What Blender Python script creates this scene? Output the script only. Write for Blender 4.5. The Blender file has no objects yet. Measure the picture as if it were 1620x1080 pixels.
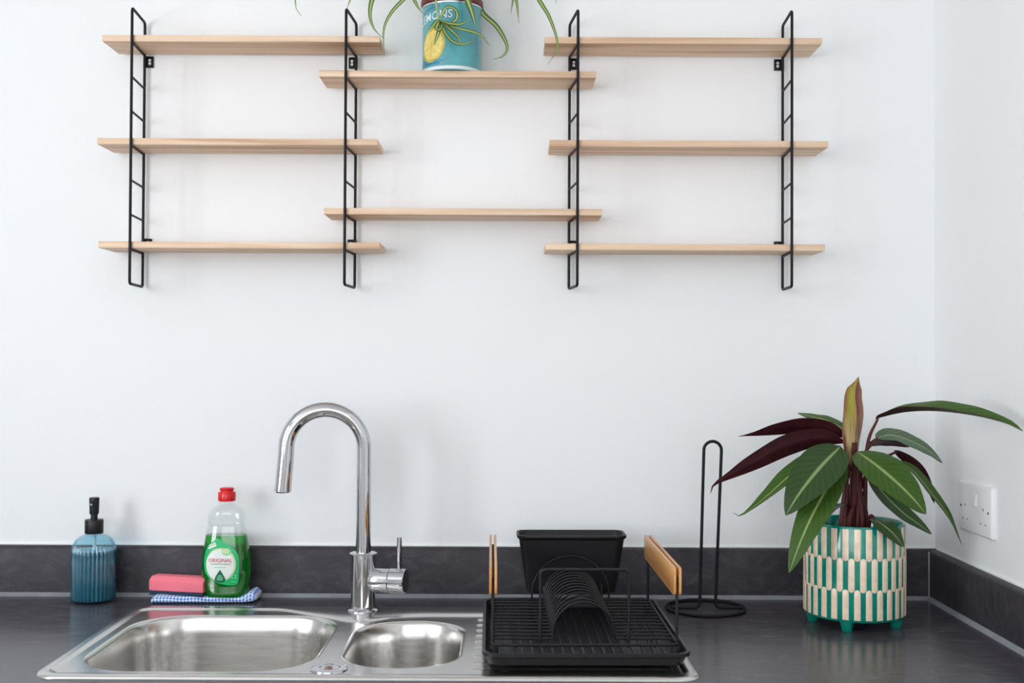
import bpy, bmesh, math, random
from mathutils import Vector, Matrix

random.seed(7)
scene = bpy.context.scene
COL = scene.collection

# ------------------------------------------------------------------ camera
# world: x to the right along the kitchen wall, wall plane y = 0, worktop z = 0
F_PX = 1850.0
cam_data = bpy.data.cameras.new('camera')
cam_data.sensor_width = 36.0
cam_data.lens = F_PX / 1620.0 * 36.0
cam_data.clip_start = 0.05
cam_data.dof.use_dof = True
cam_data.dof.focus_distance = 2.06
cam_data.dof.aperture_fstop = 5.0
cam = bpy.data.objects.new('camera', cam_data)
COL.objects.link(cam)
PITCH = math.atan(30.0 / F_PX)
cam.matrix_world = (Matrix.Translation((0.0, -F_PX / 840.0, 0.442))
                    @ Matrix.Rotation(math.pi / 2 + PITCH, 4, 'X')
                    @ Matrix.Rotation(0.0045, 4, 'Z'))
scene.camera = cam

# ------------------------------------------------------------------ light
ROOM_X0, ROOM_X1 = -2.3, 0.796
ROOM_Y0, ROOM_Y1 = -4.3, 0.0
ROOM_Z0, ROOM_Z1 = -0.9, 1.65

world = bpy.data.worlds.new('daylight')
scene.world = world
world.use_nodes = True
world.node_tree.nodes['Background'].inputs[0].default_value = (0.80, 0.90, 1.0, 1)
world.node_tree.nodes['Background'].inputs[1].default_value = 1.0


def area_light(name, loc, rot, sx, sy, power, color):
    d = bpy.data.lights.new(name, 'AREA')
    d.shape = 'RECTANGLE'
    d.size, d.size_y = sx, sy
    d.energy = power
    d.color = color
    o = bpy.data.objects.new(name, d)
    o.location = loc
    o.rotation_euler = rot
    COL.objects.link(o)
    return o


# daylight through the two windows of the room (behind the camera and in the left wall)
area_light('window_daylight', (-0.62, ROOM_Y0 + 0.03, 0.72), (math.pi / 2, 0, 0), 2.5, 1.3, 34, (0.93, 0.968, 1.0))
area_light('window_daylight', (ROOM_X0 + 0.03, -2.2, 0.72), (math.pi / 2, 0, -math.pi / 2), 1.3, 1.3, 60, (0.93, 0.968, 1.0))

vs = scene.view_settings
vs.view_transform = 'Standard'
vs.look = 'None'
vs.gamma = 1.0
vs.use_curve_mapping = False
vs.exposure = 0.0
scene.cycles.use_denoising = True
scene.cycles.max_bounces = 10
scene.cycles.diffuse_bounces = 5
scene.cycles.glossy_bounces = 5
scene.cycles.transmission_bounces = 10
scene.cycles.transparent_max_bounces = 12
scene.cycles.sample_clamp_indirect = 8.0
scene.cycles.caustics_reflective = False
scene.cycles.caustics_refractive = False

# ------------------------------------------------------------------ materials
def new_mat(name):
    m = bpy.data.materials.new(name)
    m.use_nodes = True
    nt = m.node_tree
    return m, nt, nt.nodes['Principled BSDF']


def N(nt, kind, **inp):
    n = nt.nodes.new(kind)
    for k, v in inp.items():
        if k in n.inputs:
            n.inputs[k].default_value = v
        else:
            setattr(n, k, v)
    return n


def ramp(nt, fac, stops):
    r = nt.nodes.new('ShaderNodeValToRGB')
    while len(r.color_ramp.elements) < len(stops):
        r.color_ramp.elements.new(0.5)
    for e, (p, c) in zip(r.color_ramp.elements, stops):
        e.position = p
        e.color = (c[0], c[1], c[2], 1)
    nt.links.new(fac, r.inputs[0])
    return r


def noise_bump(nt, b, scale, strength, dist=0.001, coord='Object', mscale=(1, 1, 1)):
    tc = nt.nodes.new('ShaderNodeTexCoord')
    mp = nt.nodes.new('ShaderNodeMapping')
    mp.inputs['Scale'].default_value = mscale
    nt.links.new(tc.outputs[coord], mp.inputs[0])
    no = N(nt, 'ShaderNodeTexNoise', Scale=scale, Detail=5.0)
    nt.links.new(mp.outputs[0], no.inputs['Vector'])
    bu = N(nt, 'ShaderNodeBump', Strength=strength, Distance=dist)
    nt.links.new(no.outputs['Fac'], bu.inputs['Height'])
    nt.links.new(bu.outputs[0], b.inputs['Normal'])
    return no


def simple(name, col, rough=0.5, metal=0.0, vary=0.0, vscale=40.0, bump=0.0, bscale=200.0, coat=0.0, spec=0.5,
           mscale=(1, 1, 1)):
    m, nt, b = new_mat(name)
    b.inputs['Base Color'].default_value = (*col, 1)
    b.inputs['Roughness'].default_value = rough
    b.inputs['Metallic'].default_value = metal
    b.inputs['Specular IOR Level'].default_value = spec
    if coat:
        b.inputs['Coat Weight'].default_value = coat
        b.inputs['Coat Roughness'].default_value = 0.08
    if vary:
        tc = nt.nodes.new('ShaderNodeTexCoord')
        mp = nt.nodes.new('ShaderNodeMapping')
        mp.inputs['Scale'].default_value = mscale
        nt.links.new(tc.outputs['Object'], mp.inputs[0])
        no = N(nt, 'ShaderNodeTexNoise', Scale=vscale, Detail=5.0)
        nt.links.new(mp.outputs[0], no.inputs['Vector'])
        lo = tuple(max(0, c * (1 - vary)) for c in col)
        hi = tuple(min(1, c * (1 + vary)) for c in col)
        r = ramp(nt, no.outputs['Fac'], [(0.3, lo), (0.7, hi)])
        nt.links.new(r.outputs[0], b.inputs['Base Color'])
    if bump:
        noise_bump(nt, b, bscale, bump, mscale=mscale)
    return m


M = {}
M['wall'] = simple('white_wall_paint', (0.86, 0.867, 0.873), 0.75, bump=0.05, bscale=260, spec=0.25)
M['ceiling'] = simple('ceiling_paint', (0.85, 0.85, 0.85), 0.85, bump=0.03)
M['floor'] = simple('oak_floor', (0.24, 0.19, 0.15), 0.45, vary=0.25, vscale=5, mscale=(1, 8, 1))
M['white_plastic'] = simple('white_plastic', (0.80, 0.795, 0.80), 0.32, bump=0.01)
M['white_gloss'] = simple('white_frame_paint', (0.80, 0.80, 0.79), 0.4, bump=0.01)
M['dark_hole'] = simple('socket_hole', (0.10, 0.10, 0.105), 0.6, bump=0.01)
M['added_door_wood'] = simple('added_door_brown_wood', (0.16, 0.075, 0.03), 0.45, vary=0.3, vscale=6, mscale=(8, 8, 1))
M['black_wire'] = simple('black_powder_coat', (0.006, 0.0055, 0.008), 0.5, spec=0.25, bump=0.03, bscale=900)
M['black_plastic'] = simple('black_plastic', (0.008, 0.008, 0.009), 0.42, spec=0.35, bump=0.03, bscale=700)
M['tray_plastic'] = simple('black_tray_plastic', (0.008, 0.008, 0.009), 0.34, spec=0.4, bump=0.03, bscale=600)
M['rack_wire'] = simple('black_rack_wire', (0.007, 0.0065, 0.0075), 0.42, spec=0.3, bump=0.02, bscale=900)
M['rubber'] = simple('black_rubber', (0.01, 0.01, 0.01), 0.7, bump=0.02)
M['chrome'] = simple('chrome', (0.60, 0.60, 0.62), 0.05, 1.0, bump=0.004, bscale=30)
M['screw'] = simple('zinc_screw', (0.75, 0.75, 0.74), 0.3, 0.7, bump=0.02)
M['silicone'] = simple('grey_silicone', (0.24, 0.255, 0.28), 0.35, vary=0.12, vscale=30)
M['pink_foam'] = simple('pink_foam', (0.90, 0.20, 0.26), 0.85, vary=0.05, vscale=300, bump=0.12, bscale=900)
M['navy_scourer'] = simple('navy_scourer', (0.012, 0.035, 0.075), 0.9, vary=0.3, vscale=500, bump=0.6, bscale=600)
M['soil'] = simple('potting_soil', (0.025, 0.017, 0.012), 0.95, vary=0.4, vscale=150, bump=0.8, bscale=200)
M['teal_glaze'] = simple('teal_glaze', (0.0, 0.235, 0.175), 0.16, vary=0.18, vscale=60, coat=0.5)
M['cream_slip'] = simple('cream_slip', (0.87, 0.70, 0.52), 0.32, vary=0.10, vscale=90, coat=0.2)
M['red_cap'] = simple('red_cap', (0.70, 0.004, 0.008), 0.30, bump=0.01)
M['terracotta'] = simple('red_brown_rim', (0.15, 0.026, 0.014), 0.45, vary=0.2, vscale=80)
M['tin_metal'] = simple('tin_metal', (0.72, 0.73, 0.74), 0.3, 0.8, vary=0.1, vscale=60)
M['tin_teal'] = simple('teal_tin_print', (0.085, 0.35, 0.385), 0.28, 0.0, vary=0.16, vscale=26, coat=0.35)
M['tin_blue'] = simple('blue_tin_print', (0.03, 0.17, 0.36), 0.3, vary=0.1)
M['tin_white'] = simple('white_tin_print', (0.72, 0.78, 0.80), 0.3, vary=0.05)
M['lemon'] = simple('lemon_print', (0.62, 0.47, 0.07), 0.32, vary=0.16, vscale=120)
M['lemon_light'] = simple('lemon_segment_print', (0.80, 0.64, 0.20), 0.32, vary=0.12, vscale=160)
M['print_green'] = simple('green_print', (0.01, 0.46, 0.15), 0.3, vary=0.12, vscale=60)
M['print_dkgreen'] = simple('dark_green_print', (0.0, 0.12, 0.055), 0.3, vary=0.05)
M['print_mint'] = simple('mint_print', (0.22, 0.66, 0.36), 0.3, vary=0.05)
M['print_white'] = simple('white_print', (0.80, 0.84, 0.80), 0.35, vary=0.03)
M['print_cream'] = simple('lime_cream_print', (0.60, 0.72, 0.36), 0.35, vary=0.08)
M['print_red'] = simple('red_print', (0.60, 0.01, 0.05), 0.35, vary=0.03)
M['leaf_under'] = simple('maroon_leaf_underside', (0.040, 0.006, 0.010), 0.45, spec=0.25, vary=0.35, vscale=60)
M['stem'] = simple('maroon_stem', (0.085, 0.016, 0.016), 0.45, spec=0.3, vary=0.4, vscale=60, mscale=(1, 1, 0.15))
M['runner'] = simple('pale_runner', (0.50, 0.45, 0.16), 0.5, vary=0.2, vscale=90)


def make_laminate(name='charcoal_laminate', rough=0.20, spec=0.5, k=1.0):
    m, nt, b = new_mat(name)
    b.inputs['Specular IOR Level'].default_value = spec
    tc = nt.nodes.new('ShaderNodeTexCoord')
    mp = nt.nodes.new('ShaderNodeMapping')
    mp.inputs['Rotation'].default_value = (0.3, 0.5, 0.6)
    mp.inputs['Scale'].default_value = (1.0, 2.6, 1.6)
    nt.links.new(tc.outputs['Object'], mp.inputs[0])
    no = N(nt, 'ShaderNodeTexNoise', Scale=26.0, Detail=8.0, Roughness=0.70, Distortion=0.6)
    nt.links.new(mp.outputs[0], no.inputs['Vector'])
    r = ramp(nt, no.outputs['Fac'], [(p_, tuple(v * k for v in c_)) for p_, c_ in ((0.30, (0.034, 0.031, 0.039)), (0.50, (0.052, 0.047, 0.058)), (0.62, (0.075, 0.069, 0.082)), (0.78, (0.135, 0.127, 0.145)))])
    nt.links.new(r.outputs[0], b.inputs['Base Color'])
    r2 = ramp(nt, no.outputs['Fac'], [(0.3, (rough,) * 3), (0.7, (rough + 0.07,) * 3)])
    nt.links.new(r2.outputs[0], b.inputs['Roughness'])
    bu = N(nt, 'ShaderNodeBump', Strength=0.10, Distance=0.0008)
    nt.links.new(no.outputs['Fac'], bu.inputs['Height'])
    nt.links.new(bu.outputs[0], b.inputs['Normal'])
    return m


M['laminate'] = make_laminate(k=1.2)
M['upstand'] = make_laminate('charcoal_upstand_laminate', 0.42, 0.25, 0.80)


def make_wood(name, dark, mid, light, rough, axis=0, scale=1.0):
    m, nt, b = new_mat(name)
    tc = nt.nodes.new('ShaderNodeTexCoord')
    oi = nt.nodes.new('ShaderNodeObjectInfo')
    mul = N(nt, 'ShaderNodeMath', operation='MULTIPLY')
    mul.inputs[1].default_value = 37.0
    nt.links.new(oi.outputs['Random'], mul.inputs[0])
    add = N(nt, 'ShaderNodeVectorMath', operation='ADD')
    nt.links.new(tc.outputs['Object'], add.inputs[0])
    nt.links.new(mul.outputs[0], add.inputs[1])
    mp = nt.nodes.new('ShaderNodeMapping')
    sc = [30.0 * scale] * 3
    sc[axis] = 1.3 * scale
    mp.inputs['Scale'].default_value = sc
    nt.links.new(add.outputs[0], mp.inputs[0])
    no = N(nt, 'ShaderNodeTexNoise', Scale=1.6, Detail=4.0, Roughness=0.55, Distortion=0.6)
    nt.links.new(mp.outputs[0], no.inputs['Vector'])
    r = ramp(nt, no.outputs['Fac'], [(0.30, dark), (0.52, mid), (0.72, light)])
    nt.links.new(r.outputs[0], b.inputs['Base Color'])
    b.inputs['Roughness'].default_value = rough
    bu = N(nt, 'ShaderNodeBump', Strength=0.08, Distance=0.0006)
    nt.links.new(no.outputs['Fac'], bu.inputs['Height'])
    nt.links.new(bu.outputs[0], b.inputs['Normal'])
    return m


M['pine'] = make_wood('pale_pine', (0.50, 0.30, 0.18), (0.74, 0.52, 0.355), (0.83, 0.645, 0.48), 0.5)
M['bamboo'] = make_wood('varnished_bamboo', (0.50, 0.22, 0.06), (0.64, 0.32, 0.11), (0.72, 0.41, 0.17), 0.32, axis=1)


def make_steel():
    m, nt, b = new_mat('brushed_steel')
    b.inputs['Metallic'].default_value = 1.0
    tc = nt.nodes.new('ShaderNodeTexCoord')
    mp = nt.nodes.new('ShaderNodeMapping')
    mp.inputs['Scale'].default_value = (4.0, 90.0, 40.0)
    nt.links.new(tc.outputs['Object'], mp.inputs[0])
    no = N(nt, 'ShaderNodeTexNoise', Scale=4.0, Detail=4.0)
    nt.links.new(mp.outputs[0], no.inputs['Vector'])
    r = ramp(nt, no.outputs['Fac'], [(0.3, (0.21, 0.21, 0.21)), (0.7, (0.26, 0.26, 0.26))])
    nt.links.new(r.outputs[0], b.inputs['Roughness'])
    c = ramp(nt, no.outputs['Fac'], [(0.3, (0.64, 0.625, 0.605)), (0.7, (0.70, 0.685, 0.665))])
    nt.links.new(c.outputs[0], b.inputs['Base Color'])
    return m


M['steel'] = make_steel()


def make_glass(name, col, rough, ior, trans=1.0):
    m, nt, b = new_mat(name)
    b.inputs['Base Color'].default_value = (*col, 1)
    b.inputs['Roughness'].default_value = rough
    b.inputs['IOR'].default_value = ior
    b.inputs['Transmission Weight'].default_value = trans
    return m


def make_thin(name, col, gloss=0.05):
    """thin clear or tinted wall: tinted straight-through light with a fresnel reflection"""
    m = bpy.data.materials.new(name)
    m.use_nodes = True
    nt = m.node_tree
    nt.nodes.clear()
    out = nt.nodes.new('ShaderNodeOutputMaterial')
    tr = N(nt, 'ShaderNodeBsdfTransparent', Color=(*col, 1))
    gl = N(nt, 'ShaderNodeBsdfGlossy', Color=(1, 1, 1, 1), Roughness=0.08)
    lw = N(nt, 'ShaderNodeLayerWeight', Blend=0.5)
    pw = N(nt, 'ShaderNodeMath', operation='POWER'); pw.inputs[1].default_value = 3.0
    nt.links.new(lw.outputs['Facing'], pw.inputs[0])
    fr = N(nt, 'ShaderNodeMath', operation='MULTIPLY_ADD'); fr.inputs[1].default_value = 0.45; fr.inputs[2].default_value = gloss
    nt.links.new(pw.outputs[0], fr.inputs[0])
    mx = nt.nodes.new('ShaderNodeMixShader')
    nt.links.new(fr.outputs[0], mx.inputs[0])
    nt.links.new(tr.outputs[0], mx.inputs[1])
    nt.links.new(gl.outputs[0], mx.inputs[2])
    nt.links.new(mx.outputs[0], out.inputs[0])
    return m


M['blue_glass'] = make_thin('pale_blue_glass', (0.79, 0.93, 0.975), 0.05)
M['teal_soap'] = make_glass('teal_liquid_soap', (0.003, 0.185, 0.245), 0.10, 1.33, 0.25)
M['clear_plastic'] = make_thin('clear_plastic', (0.93, 0.95, 0.95))
M['green_liquid'] = make_glass('green_washing_up_liquid', (0.0, 0.52, 0.02), 0.06, 1.34, 0.75)


def make_leaf_top(name, base, dark, rib, vein_scale=11.0, gloss=0.42):
    m, nt, b = new_mat(name)
    uv = nt.nodes.new('ShaderNodeUVMap')
    sx = nt.nodes.new('ShaderNodeSeparateXYZ')
    nt.links.new(uv.outputs[0], sx.inputs[0])
    # distance from the midrib 0..1
    a = N(nt, 'ShaderNodeMath', operation='SUBTRACT'); a.inputs[1].default_value = 0.5
    nt.links.new(sx.outputs['X'], a.inputs[0])
    ab = N(nt, 'ShaderNodeMath', operation='ABSOLUTE')
    nt.links.new(a.outputs[0], ab.inputs[0])
    # herringbone side veins: phase = t*scale - |u|*k
    mu = N(nt, 'ShaderNodeMath', operation='MULTIPLY'); mu.inputs[1].default_value = vein_scale * 6.28
    nt.links.new(sx.outputs['Y'], mu.inputs[0])
    mk = N(nt, 'ShaderNodeMath', operation='MULTIPLY'); mk.inputs[1].default_value = vein_scale * 3.0
    nt.links.new(ab.outputs[0], mk.inputs[0])
    su = N(nt, 'ShaderNodeMath', operation='SUBTRACT')
    nt.links.new(mu.outputs[0], su.inputs[0]); nt.links.new(mk.outputs[0], su.inputs[1])
    si = N(nt, 'ShaderNodeMath', operation='SINE')
    nt.links.new(su.outputs[0], si.inputs[0])
    ma = N(nt, 'ShaderNodeMath', operation='MULTIPLY_ADD'); ma.inputs[1].default_value = 0.5; ma.inputs[2].default_value = 0.5
    nt.links.new(si.outputs[0], ma.inputs[0])
    r = ramp(nt, ma.outputs[0], [(0.0, dark), (1.0, base)])
    rr = ramp(nt, ab.outputs[0], [(0.0, (1, 1, 1)), (0.022, (1, 1, 1)), (0.05, (0, 0, 0))])
    mx = N(nt, 'ShaderNodeMix', data_type='RGBA')
    nt.links.new(rr.outputs[0], mx.inputs[0])
    nt.links.new(r.outputs[0], mx.inputs[6])
    mx.inputs[7].default_value = (*rib, 1)
    nt.links.new(mx.outputs[2], b.inputs['Base Color'])
    b.inputs['Roughness'].default_value = gloss
    b.inputs['Specular IOR Level'].default_value = 0.28
    bu = N(nt, 'ShaderNodeBump', Strength=0.25, Distance=0.0008)
    nt.links.new(ma.outputs[0], bu.inputs['Height'])
    nt.links.new(bu.outputs[0], b.inputs['Normal'])
    return m


M['leaf_green'] = make_leaf_top('green_leaf_top', (0.048, 0.108, 0.012), (0.038, 0.088, 0.011), (0.27, 0.36, 0.12))
M['leaf_dark'] = make_leaf_top('dark_green_leaf_top', (0.030, 0.066, 0.014), (0.022, 0.051, 0.012), (0.20, 0.29, 0.11))
M['leaf_sheen'] = make_leaf_top('sheen_green_leaf_top', (0.105, 0.165, 0.085), (0.060, 0.115, 0.055), (0.26, 0.34, 0.18))  # green leaf with a reflected sheen painted in as lighter grey


def make_upright():
    m, nt, b = new_mat('young_rolled_leaf')
    tc = nt.nodes.new('ShaderNodeTexCoord')
    mp = nt.nodes.new('ShaderNodeMapping')
    mp.inputs['Scale'].default_value = (150, 150, 14)
    nt.links.new(tc.outputs['Object'], mp.inputs[0])
    no = N(nt, 'ShaderNodeTexNoise', Scale=1.0, Detail=3.0)
    nt.links.new(mp.outputs[0], no.inputs['Vector'])
    uv = nt.nodes.new('ShaderNodeUVMap')
    sx = nt.nodes.new('ShaderNodeSeparateXYZ')
    nt.links.new(uv.outputs[0], sx.inputs[0])
    ad = N(nt, 'ShaderNodeMath', operation='MULTIPLY_ADD'); ad.inputs[1].default_value = 0.45; 
    nt.links.new(no.outputs['Fac'], ad.inputs[0]); nt.links.new(sx.outputs['X'], ad.inputs[2])
    r = ramp(nt, ad.outputs[0], [(0.30, (0.24, 0.10, 0.03)), (0.52, (0.30, 0.30, 0.02)), (0.68, (0.34, 0.20, 0.06)), (0.82, (0.15, 0.03, 0.02)), (1.0, (0.30, 0.10, 0.04))])
    rt = ramp(nt, sx.outputs['Y'], [(0.30, (1, 1, 1)), (0.62, (0, 0, 0))])
    pale = ramp(nt, no.outputs['Fac'], [(0.35, (0.17, 0.05, 0.03)), (0.52, (0.36, 0.25, 0.11)), (0.70, (0.42, 0.36, 0.18))])
    mx = N(nt, 'ShaderNodeMix', data_type='RGBA')
    nt.links.new(rt.outputs[0], mx.inputs[0])
    nt.links.new(r.outputs[0], mx.inputs[6])
    nt.links.new(pale.outputs[0], mx.inputs[7])
    nt.links.new(mx.outputs[2], b.inputs['Base Color'])
    b.inputs['Roughness'].default_value = 0.45
    return m


M['leaf_young'] = make_upright()


def make_spider():
    m, nt, b = new_mat('variegated_spider_leaf')
    uv = nt.nodes.new('ShaderNodeUVMap')
    sx = nt.nodes.new('ShaderNodeSeparateXYZ')
    nt.links.new(uv.outputs[0], sx.inputs[0])
    a = N(nt, 'ShaderNodeMath', operation='SUBTRACT'); a.inputs[1].default_value = 0.5
    nt.links.new(sx.outputs['X'], a.inputs[0])
    ab = N(nt, 'ShaderNodeMath', operation='ABSOLUTE')
    nt.links.new(a.outputs[0], ab.inputs[0])
    r = ramp(nt, ab.outputs[0], [(0.0, (0.42, 0.48, 0.17)), (0.13, (0.40, 0.46, 0.15)), (0.24, (0.075, 0.16, 0.02)), (0.5, (0.045, 0.105, 0.014))])
    nt.links.new(r.outputs[0], b.inputs['Base Color'])
    b.inputs['Roughness'].default_value = 0.42
    return m


M['spider'] = make_spider()


def make_check():
    m, nt, b = new_mat('blue_check_cloth')
    tc = nt.nodes.new('ShaderNodeTexCoord')
    mp = nt.nodes.new('ShaderNodeMapping')
    mp.inputs['Rotation'].default_value = (0, 0, 0)
    nt.links.new(tc.outputs['UV'], mp.inputs[0])
    ch = N(nt, 'ShaderNodeTexChecker', Scale=1.0)
    ch.inputs['Color1'].default_value = (0.08, 0.25, 0.70, 1)
    ch.inputs['Color2'].default_value = (0.80, 0.86, 0.95, 1)
    nt.links.new(mp.outputs[0], ch.inputs['Vector'])
    nt.links.new(ch.outputs[0], b.inputs['Base Color'])
    b.inputs['Roughness'].default_value = 0.9
    no = N(nt, 'ShaderNodeTexNoise', Scale=4.0, Detail=3.0)
    nt.links.new(tc.outputs['UV'], no.inputs['Vector'])
    bu = N(nt, 'ShaderNodeBump', Strength=0.5, Distance=0.0008)
    nt.links.new(no.outputs['Fac'], bu.inputs['Height'])
    nt.links.new(bu.outputs[0], b.inputs['Normal'])
    return m


M['check'] = make_check()

# ------------------------------------------------------------------ mesh helpers
class G:
    """collects shapes and links them as ONE mesh object"""
    def __init__(self):
        self.v, self.f, self.m, self.uv = [], [], [], {}

    def add(self, verts, faces, mi=0, uvs=None):
        o = len(self.v)
        self.v += [tuple(p) for p in verts]
        for f in faces:
            self.f.append(tuple(i + o for i in f))
            self.m.append(mi)
        if uvs:
            for i, c in enumerate(uvs):
                self.uv[i + o] = c
        return self

    def loft(self, rings, cap0=True, cap1=True, close=True, mi=0):
        n = len(rings[0])
        vs = [p for r in rings for p in r]
        fs = []
        for k in range(len(rings) - 1):
            for i in range(n if close else n - 1):
                j = (i + 1) % n
                fs.append((k * n + i, k * n + j, (k + 1) * n + j, (k + 1) * n + i))
        if cap0:
            fs.append(tuple(range(n - 1, -1, -1)))
        if cap1:
            o = (len(rings) - 1) * n
            fs.append(tuple(range(o, o + n)))
        return self.add(vs, fs, mi)

    def lathe(self, prof, seg=32, c=(0, 0, 0), rib=None, axis='Z'):
        rings = []
        for r, z in prof:
            ring = []
            for i in range(seg):
                a = 2 * math.pi * i / seg
                rr = max(r, 1e-5)
                if rib:
                    rr *= rib(a, z)
                p = (rr * math.cos(a), rr * math.sin(a), z)
                if axis == 'X':
                    p = (p[2], p[0], p[1])
                ring.append((p[0] + c[0], p[1] + c[1], p[2] + c[2]))
            rings.append(ring)
        return self.loft(rings)

    def tube(self, path, r, seg=10, closed=False, up=(0, 0, 1)):
        P = [Vector(p) for p in path]
        n = len(P)
        T = []
        for i in range(n):
            if closed:
                t = P[(i + 1) % n] - P[i - 1]
            else:
                t = P[min(i + 1, n - 1)] - P[max(i - 1, 0)]
            T.append(t.normalized())
        u = Vector(up)
        if abs(u.dot(T[0])) > 0.9:
            u = Vector((1, 0, 0)) if abs(T[0].x) < 0.9 else Vector((0, 1, 0))
        nrm = (u - T[0] * u.dot(T[0])).normalized()
        rings = []
        for i in range(n):
            nrm = (nrm - T[i] * nrm.dot(T[i])).normalized()
            b = T[i].cross(nrm)
            rr = r[i] if isinstance(r, (list, tuple)) else r
            rings.append([P[i] + (nrm * math.cos(2 * math.pi * k / seg) + b * math.sin(2 * math.pi * k / seg)) * rr
                          for k in range(seg)])
        if closed:
            rings.append(rings[0])
            return self.loft(rings, False, False)
        return self.loft(rings)

    def box(self, c, s, bevel=0.0, seg=2):
        bm = bmesh.new()
        bmesh.ops.create_cube(bm, size=1.0)
        for v in bm.verts:
            v.co = Vector((v.co.x * s[0] + c[0], v.co.y * s[1] + c[1], v.co.z * s[2] + c[2]))
        if bevel:
            bmesh.ops.bevel(bm, geom=bm.edges[:], offset=bevel, segments=seg, affect='EDGES', profile=0.5)
        bm.verts.index_update()
        self.add([v.co[:] for v in bm.verts], [[v.index for v in f.verts] for f in bm.faces])
        bm.free()
        return self

    def build(self, name, mats, parent=None, loc=(0, 0, 0), angle=40, flat=False):
        me = bpy.data.meshes.new(name)
        me.from_pydata(self.v, [], self.f)
        if not isinstance(mats, (list, tuple)):
            mats = [mats]
        for k in mats:
            me.materials.append(M[k] if isinstance(k, str) else k)
        me.polygons.foreach_set('material_index', self.m)
        if self.uv:
            lay = me.uv_layers.new(name='UVMap')
            for l in me.loops:
                lay.data[l.index].uv = self.uv.get(l.vertex_index, (0, 0))
        bm = bmesh.new()
        bm.from_mesh(me)
        bmesh.ops.recalc_face_normals(bm, faces=bm.faces[:])
        bm.to_mesh(me)
        bm.free()
        if not flat:
            me.polygons.foreach_set('use_smooth', [True] * len(me.polygons))
            me.set_sharp_from_angle(angle=math.radians(angle))
        me.update()
        o = bpy.data.objects.new(name, me)
        COL.objects.link(o)
        o.location = loc
        if parent:
            o.parent = parent
        return o


def tag(o, label, cat, group=None):
    o['label'] = label
    o['category'] = cat
    if group:
        o['group'] = group
    return o


def struct(o):
    o['kind'] = 'structure'
    return o


def thing(name, label, cat, loc=(0, 0, 0), rz=0.0, group=None):
    o = bpy.data.objects.new(name, None)
    o.empty_display_size = 0.02
    COL.objects.link(o)
    o.location = loc
    o.rotation_euler = (0, 0, rz)
    return tag(o, label, cat, group)


def child_copy(src, parent, loc=None, rot=None):
    o = src.copy()
    COL.objects.link(o)
    o.parent = parent
    if loc is not None:
        o.location = loc
    if rot is not None:
        o.rotation_euler = rot
    return o


def rrect(x0, x1, y0, y1, r, z, nc=8, ne=1):
    """rounded rectangle, counter-clockwise, ne extra divisions on each straight edge"""
    pts = []
    cs = [((x1 - r, y1 - r), 0), ((x0 + r, y1 - r), 90), ((x0 + r, y0 + r), 180), ((x1 - r, y0 + r), 270)]
    for k, ((cx, cy), a0) in enumerate(cs):
        arc = []
        for i in range(nc + 1):
            a = math.radians(a0 + 90.0 * i / nc)
            arc.append((cx + r * math.cos(a), cy + r * math.sin(a), z))
        pts += arc
        (nx, ny), na = cs[(k + 1) % 4]
        nxt = (nx + r * math.cos(math.radians(na)), ny + r * math.sin(math.radians(na)))
        for i in range(1, ne):
            t = i / ne
            pts.append((arc[-1][0] * (1 - t) + nxt[0] * t, arc[-1][1] * (1 - t) + nxt[1] * t, z))
    return pts


def fillet(pts, r, n=5, closed=False):
    P = [Vector(p) for p in pts]
    out = []
    m = len(P)
    for i in range(m):
        if not closed and i in (0, m - 1):
            out.append(P[i])
            continue
        a, b, c = P[i - 1], P[i], P[(i + 1) % m]
        d1, d2 = (a - b), (c - b)
        rr = min(r, d1.length * 0.45, d2.length * 0.45)
        s, e = b + d1.normalized() * rr, b + d2.normalized() * rr
        for k in range(n + 1):
            t = k / n
            out.append((1 - t) ** 2 * s + 2 * t * (1 - t) * b + t * t * e)
    return out


def spline(pts, n):
    P = [Vector(p) for p in pts]
    P = [P[0] * 2 - P[1]] + P + [P[-1] * 2 - P[-2]]
    seg = len(P) - 3
    out = []
    for i in range(n + 1):
        x = min(i / n * seg, seg - 1e-6)
        k = int(x)
        t = x - k
        a, b, c, d = P[k:k + 4]
        out.append(0.5 * ((2 * b) + (c - a) * t + (2 * a - 5 * b + 4 * c - d) * t * t + (3 * b - a - 3 * c + d) * t ** 3))
    return out


def text_polys(body, width=None, height=None, spacing=1.0, shear=0.0):
    cu = bpy.data.curves.new('lettering', 'FONT')
    cu.body = body
    cu.size = 1.0
    cu.align_x = 'CENTER'
    cu.align_y = 'CENTER'
    cu.space_character = spacing
    cu.shear = shear
    cu.resolution_u = 3
    cu.offset = 0.006
    o = bpy.data.objects.new('lettering', cu)
    COL.objects.link(o)
    dg = bpy.context.evaluated_depsgraph_get()
    me = bpy.data.meshes.new_from_object(o.evaluated_get(dg))
    vs_ = [v.co.copy() for v in me.vertices]
    fs_ = [tuple(p.vertices) for p in me.polygons]
    bpy.data.objects.remove(o)
    bpy.data.curves.remove(cu)
    bpy.data.meshes.remove(me)
    x0, x1 = min(v.x for v in vs_), max(v.x for v in vs_)
    y0, y1 = min(v.y for v in vs_), max(v.y for v in vs_)
    sx, sy = width / (x1 - x0), height / (y1 - y0)
    return [((v.x - (x0 + x1) / 2) * sx, (v.y - (y0 + y1) / 2) * sy) for v in vs_], fs_


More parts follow.
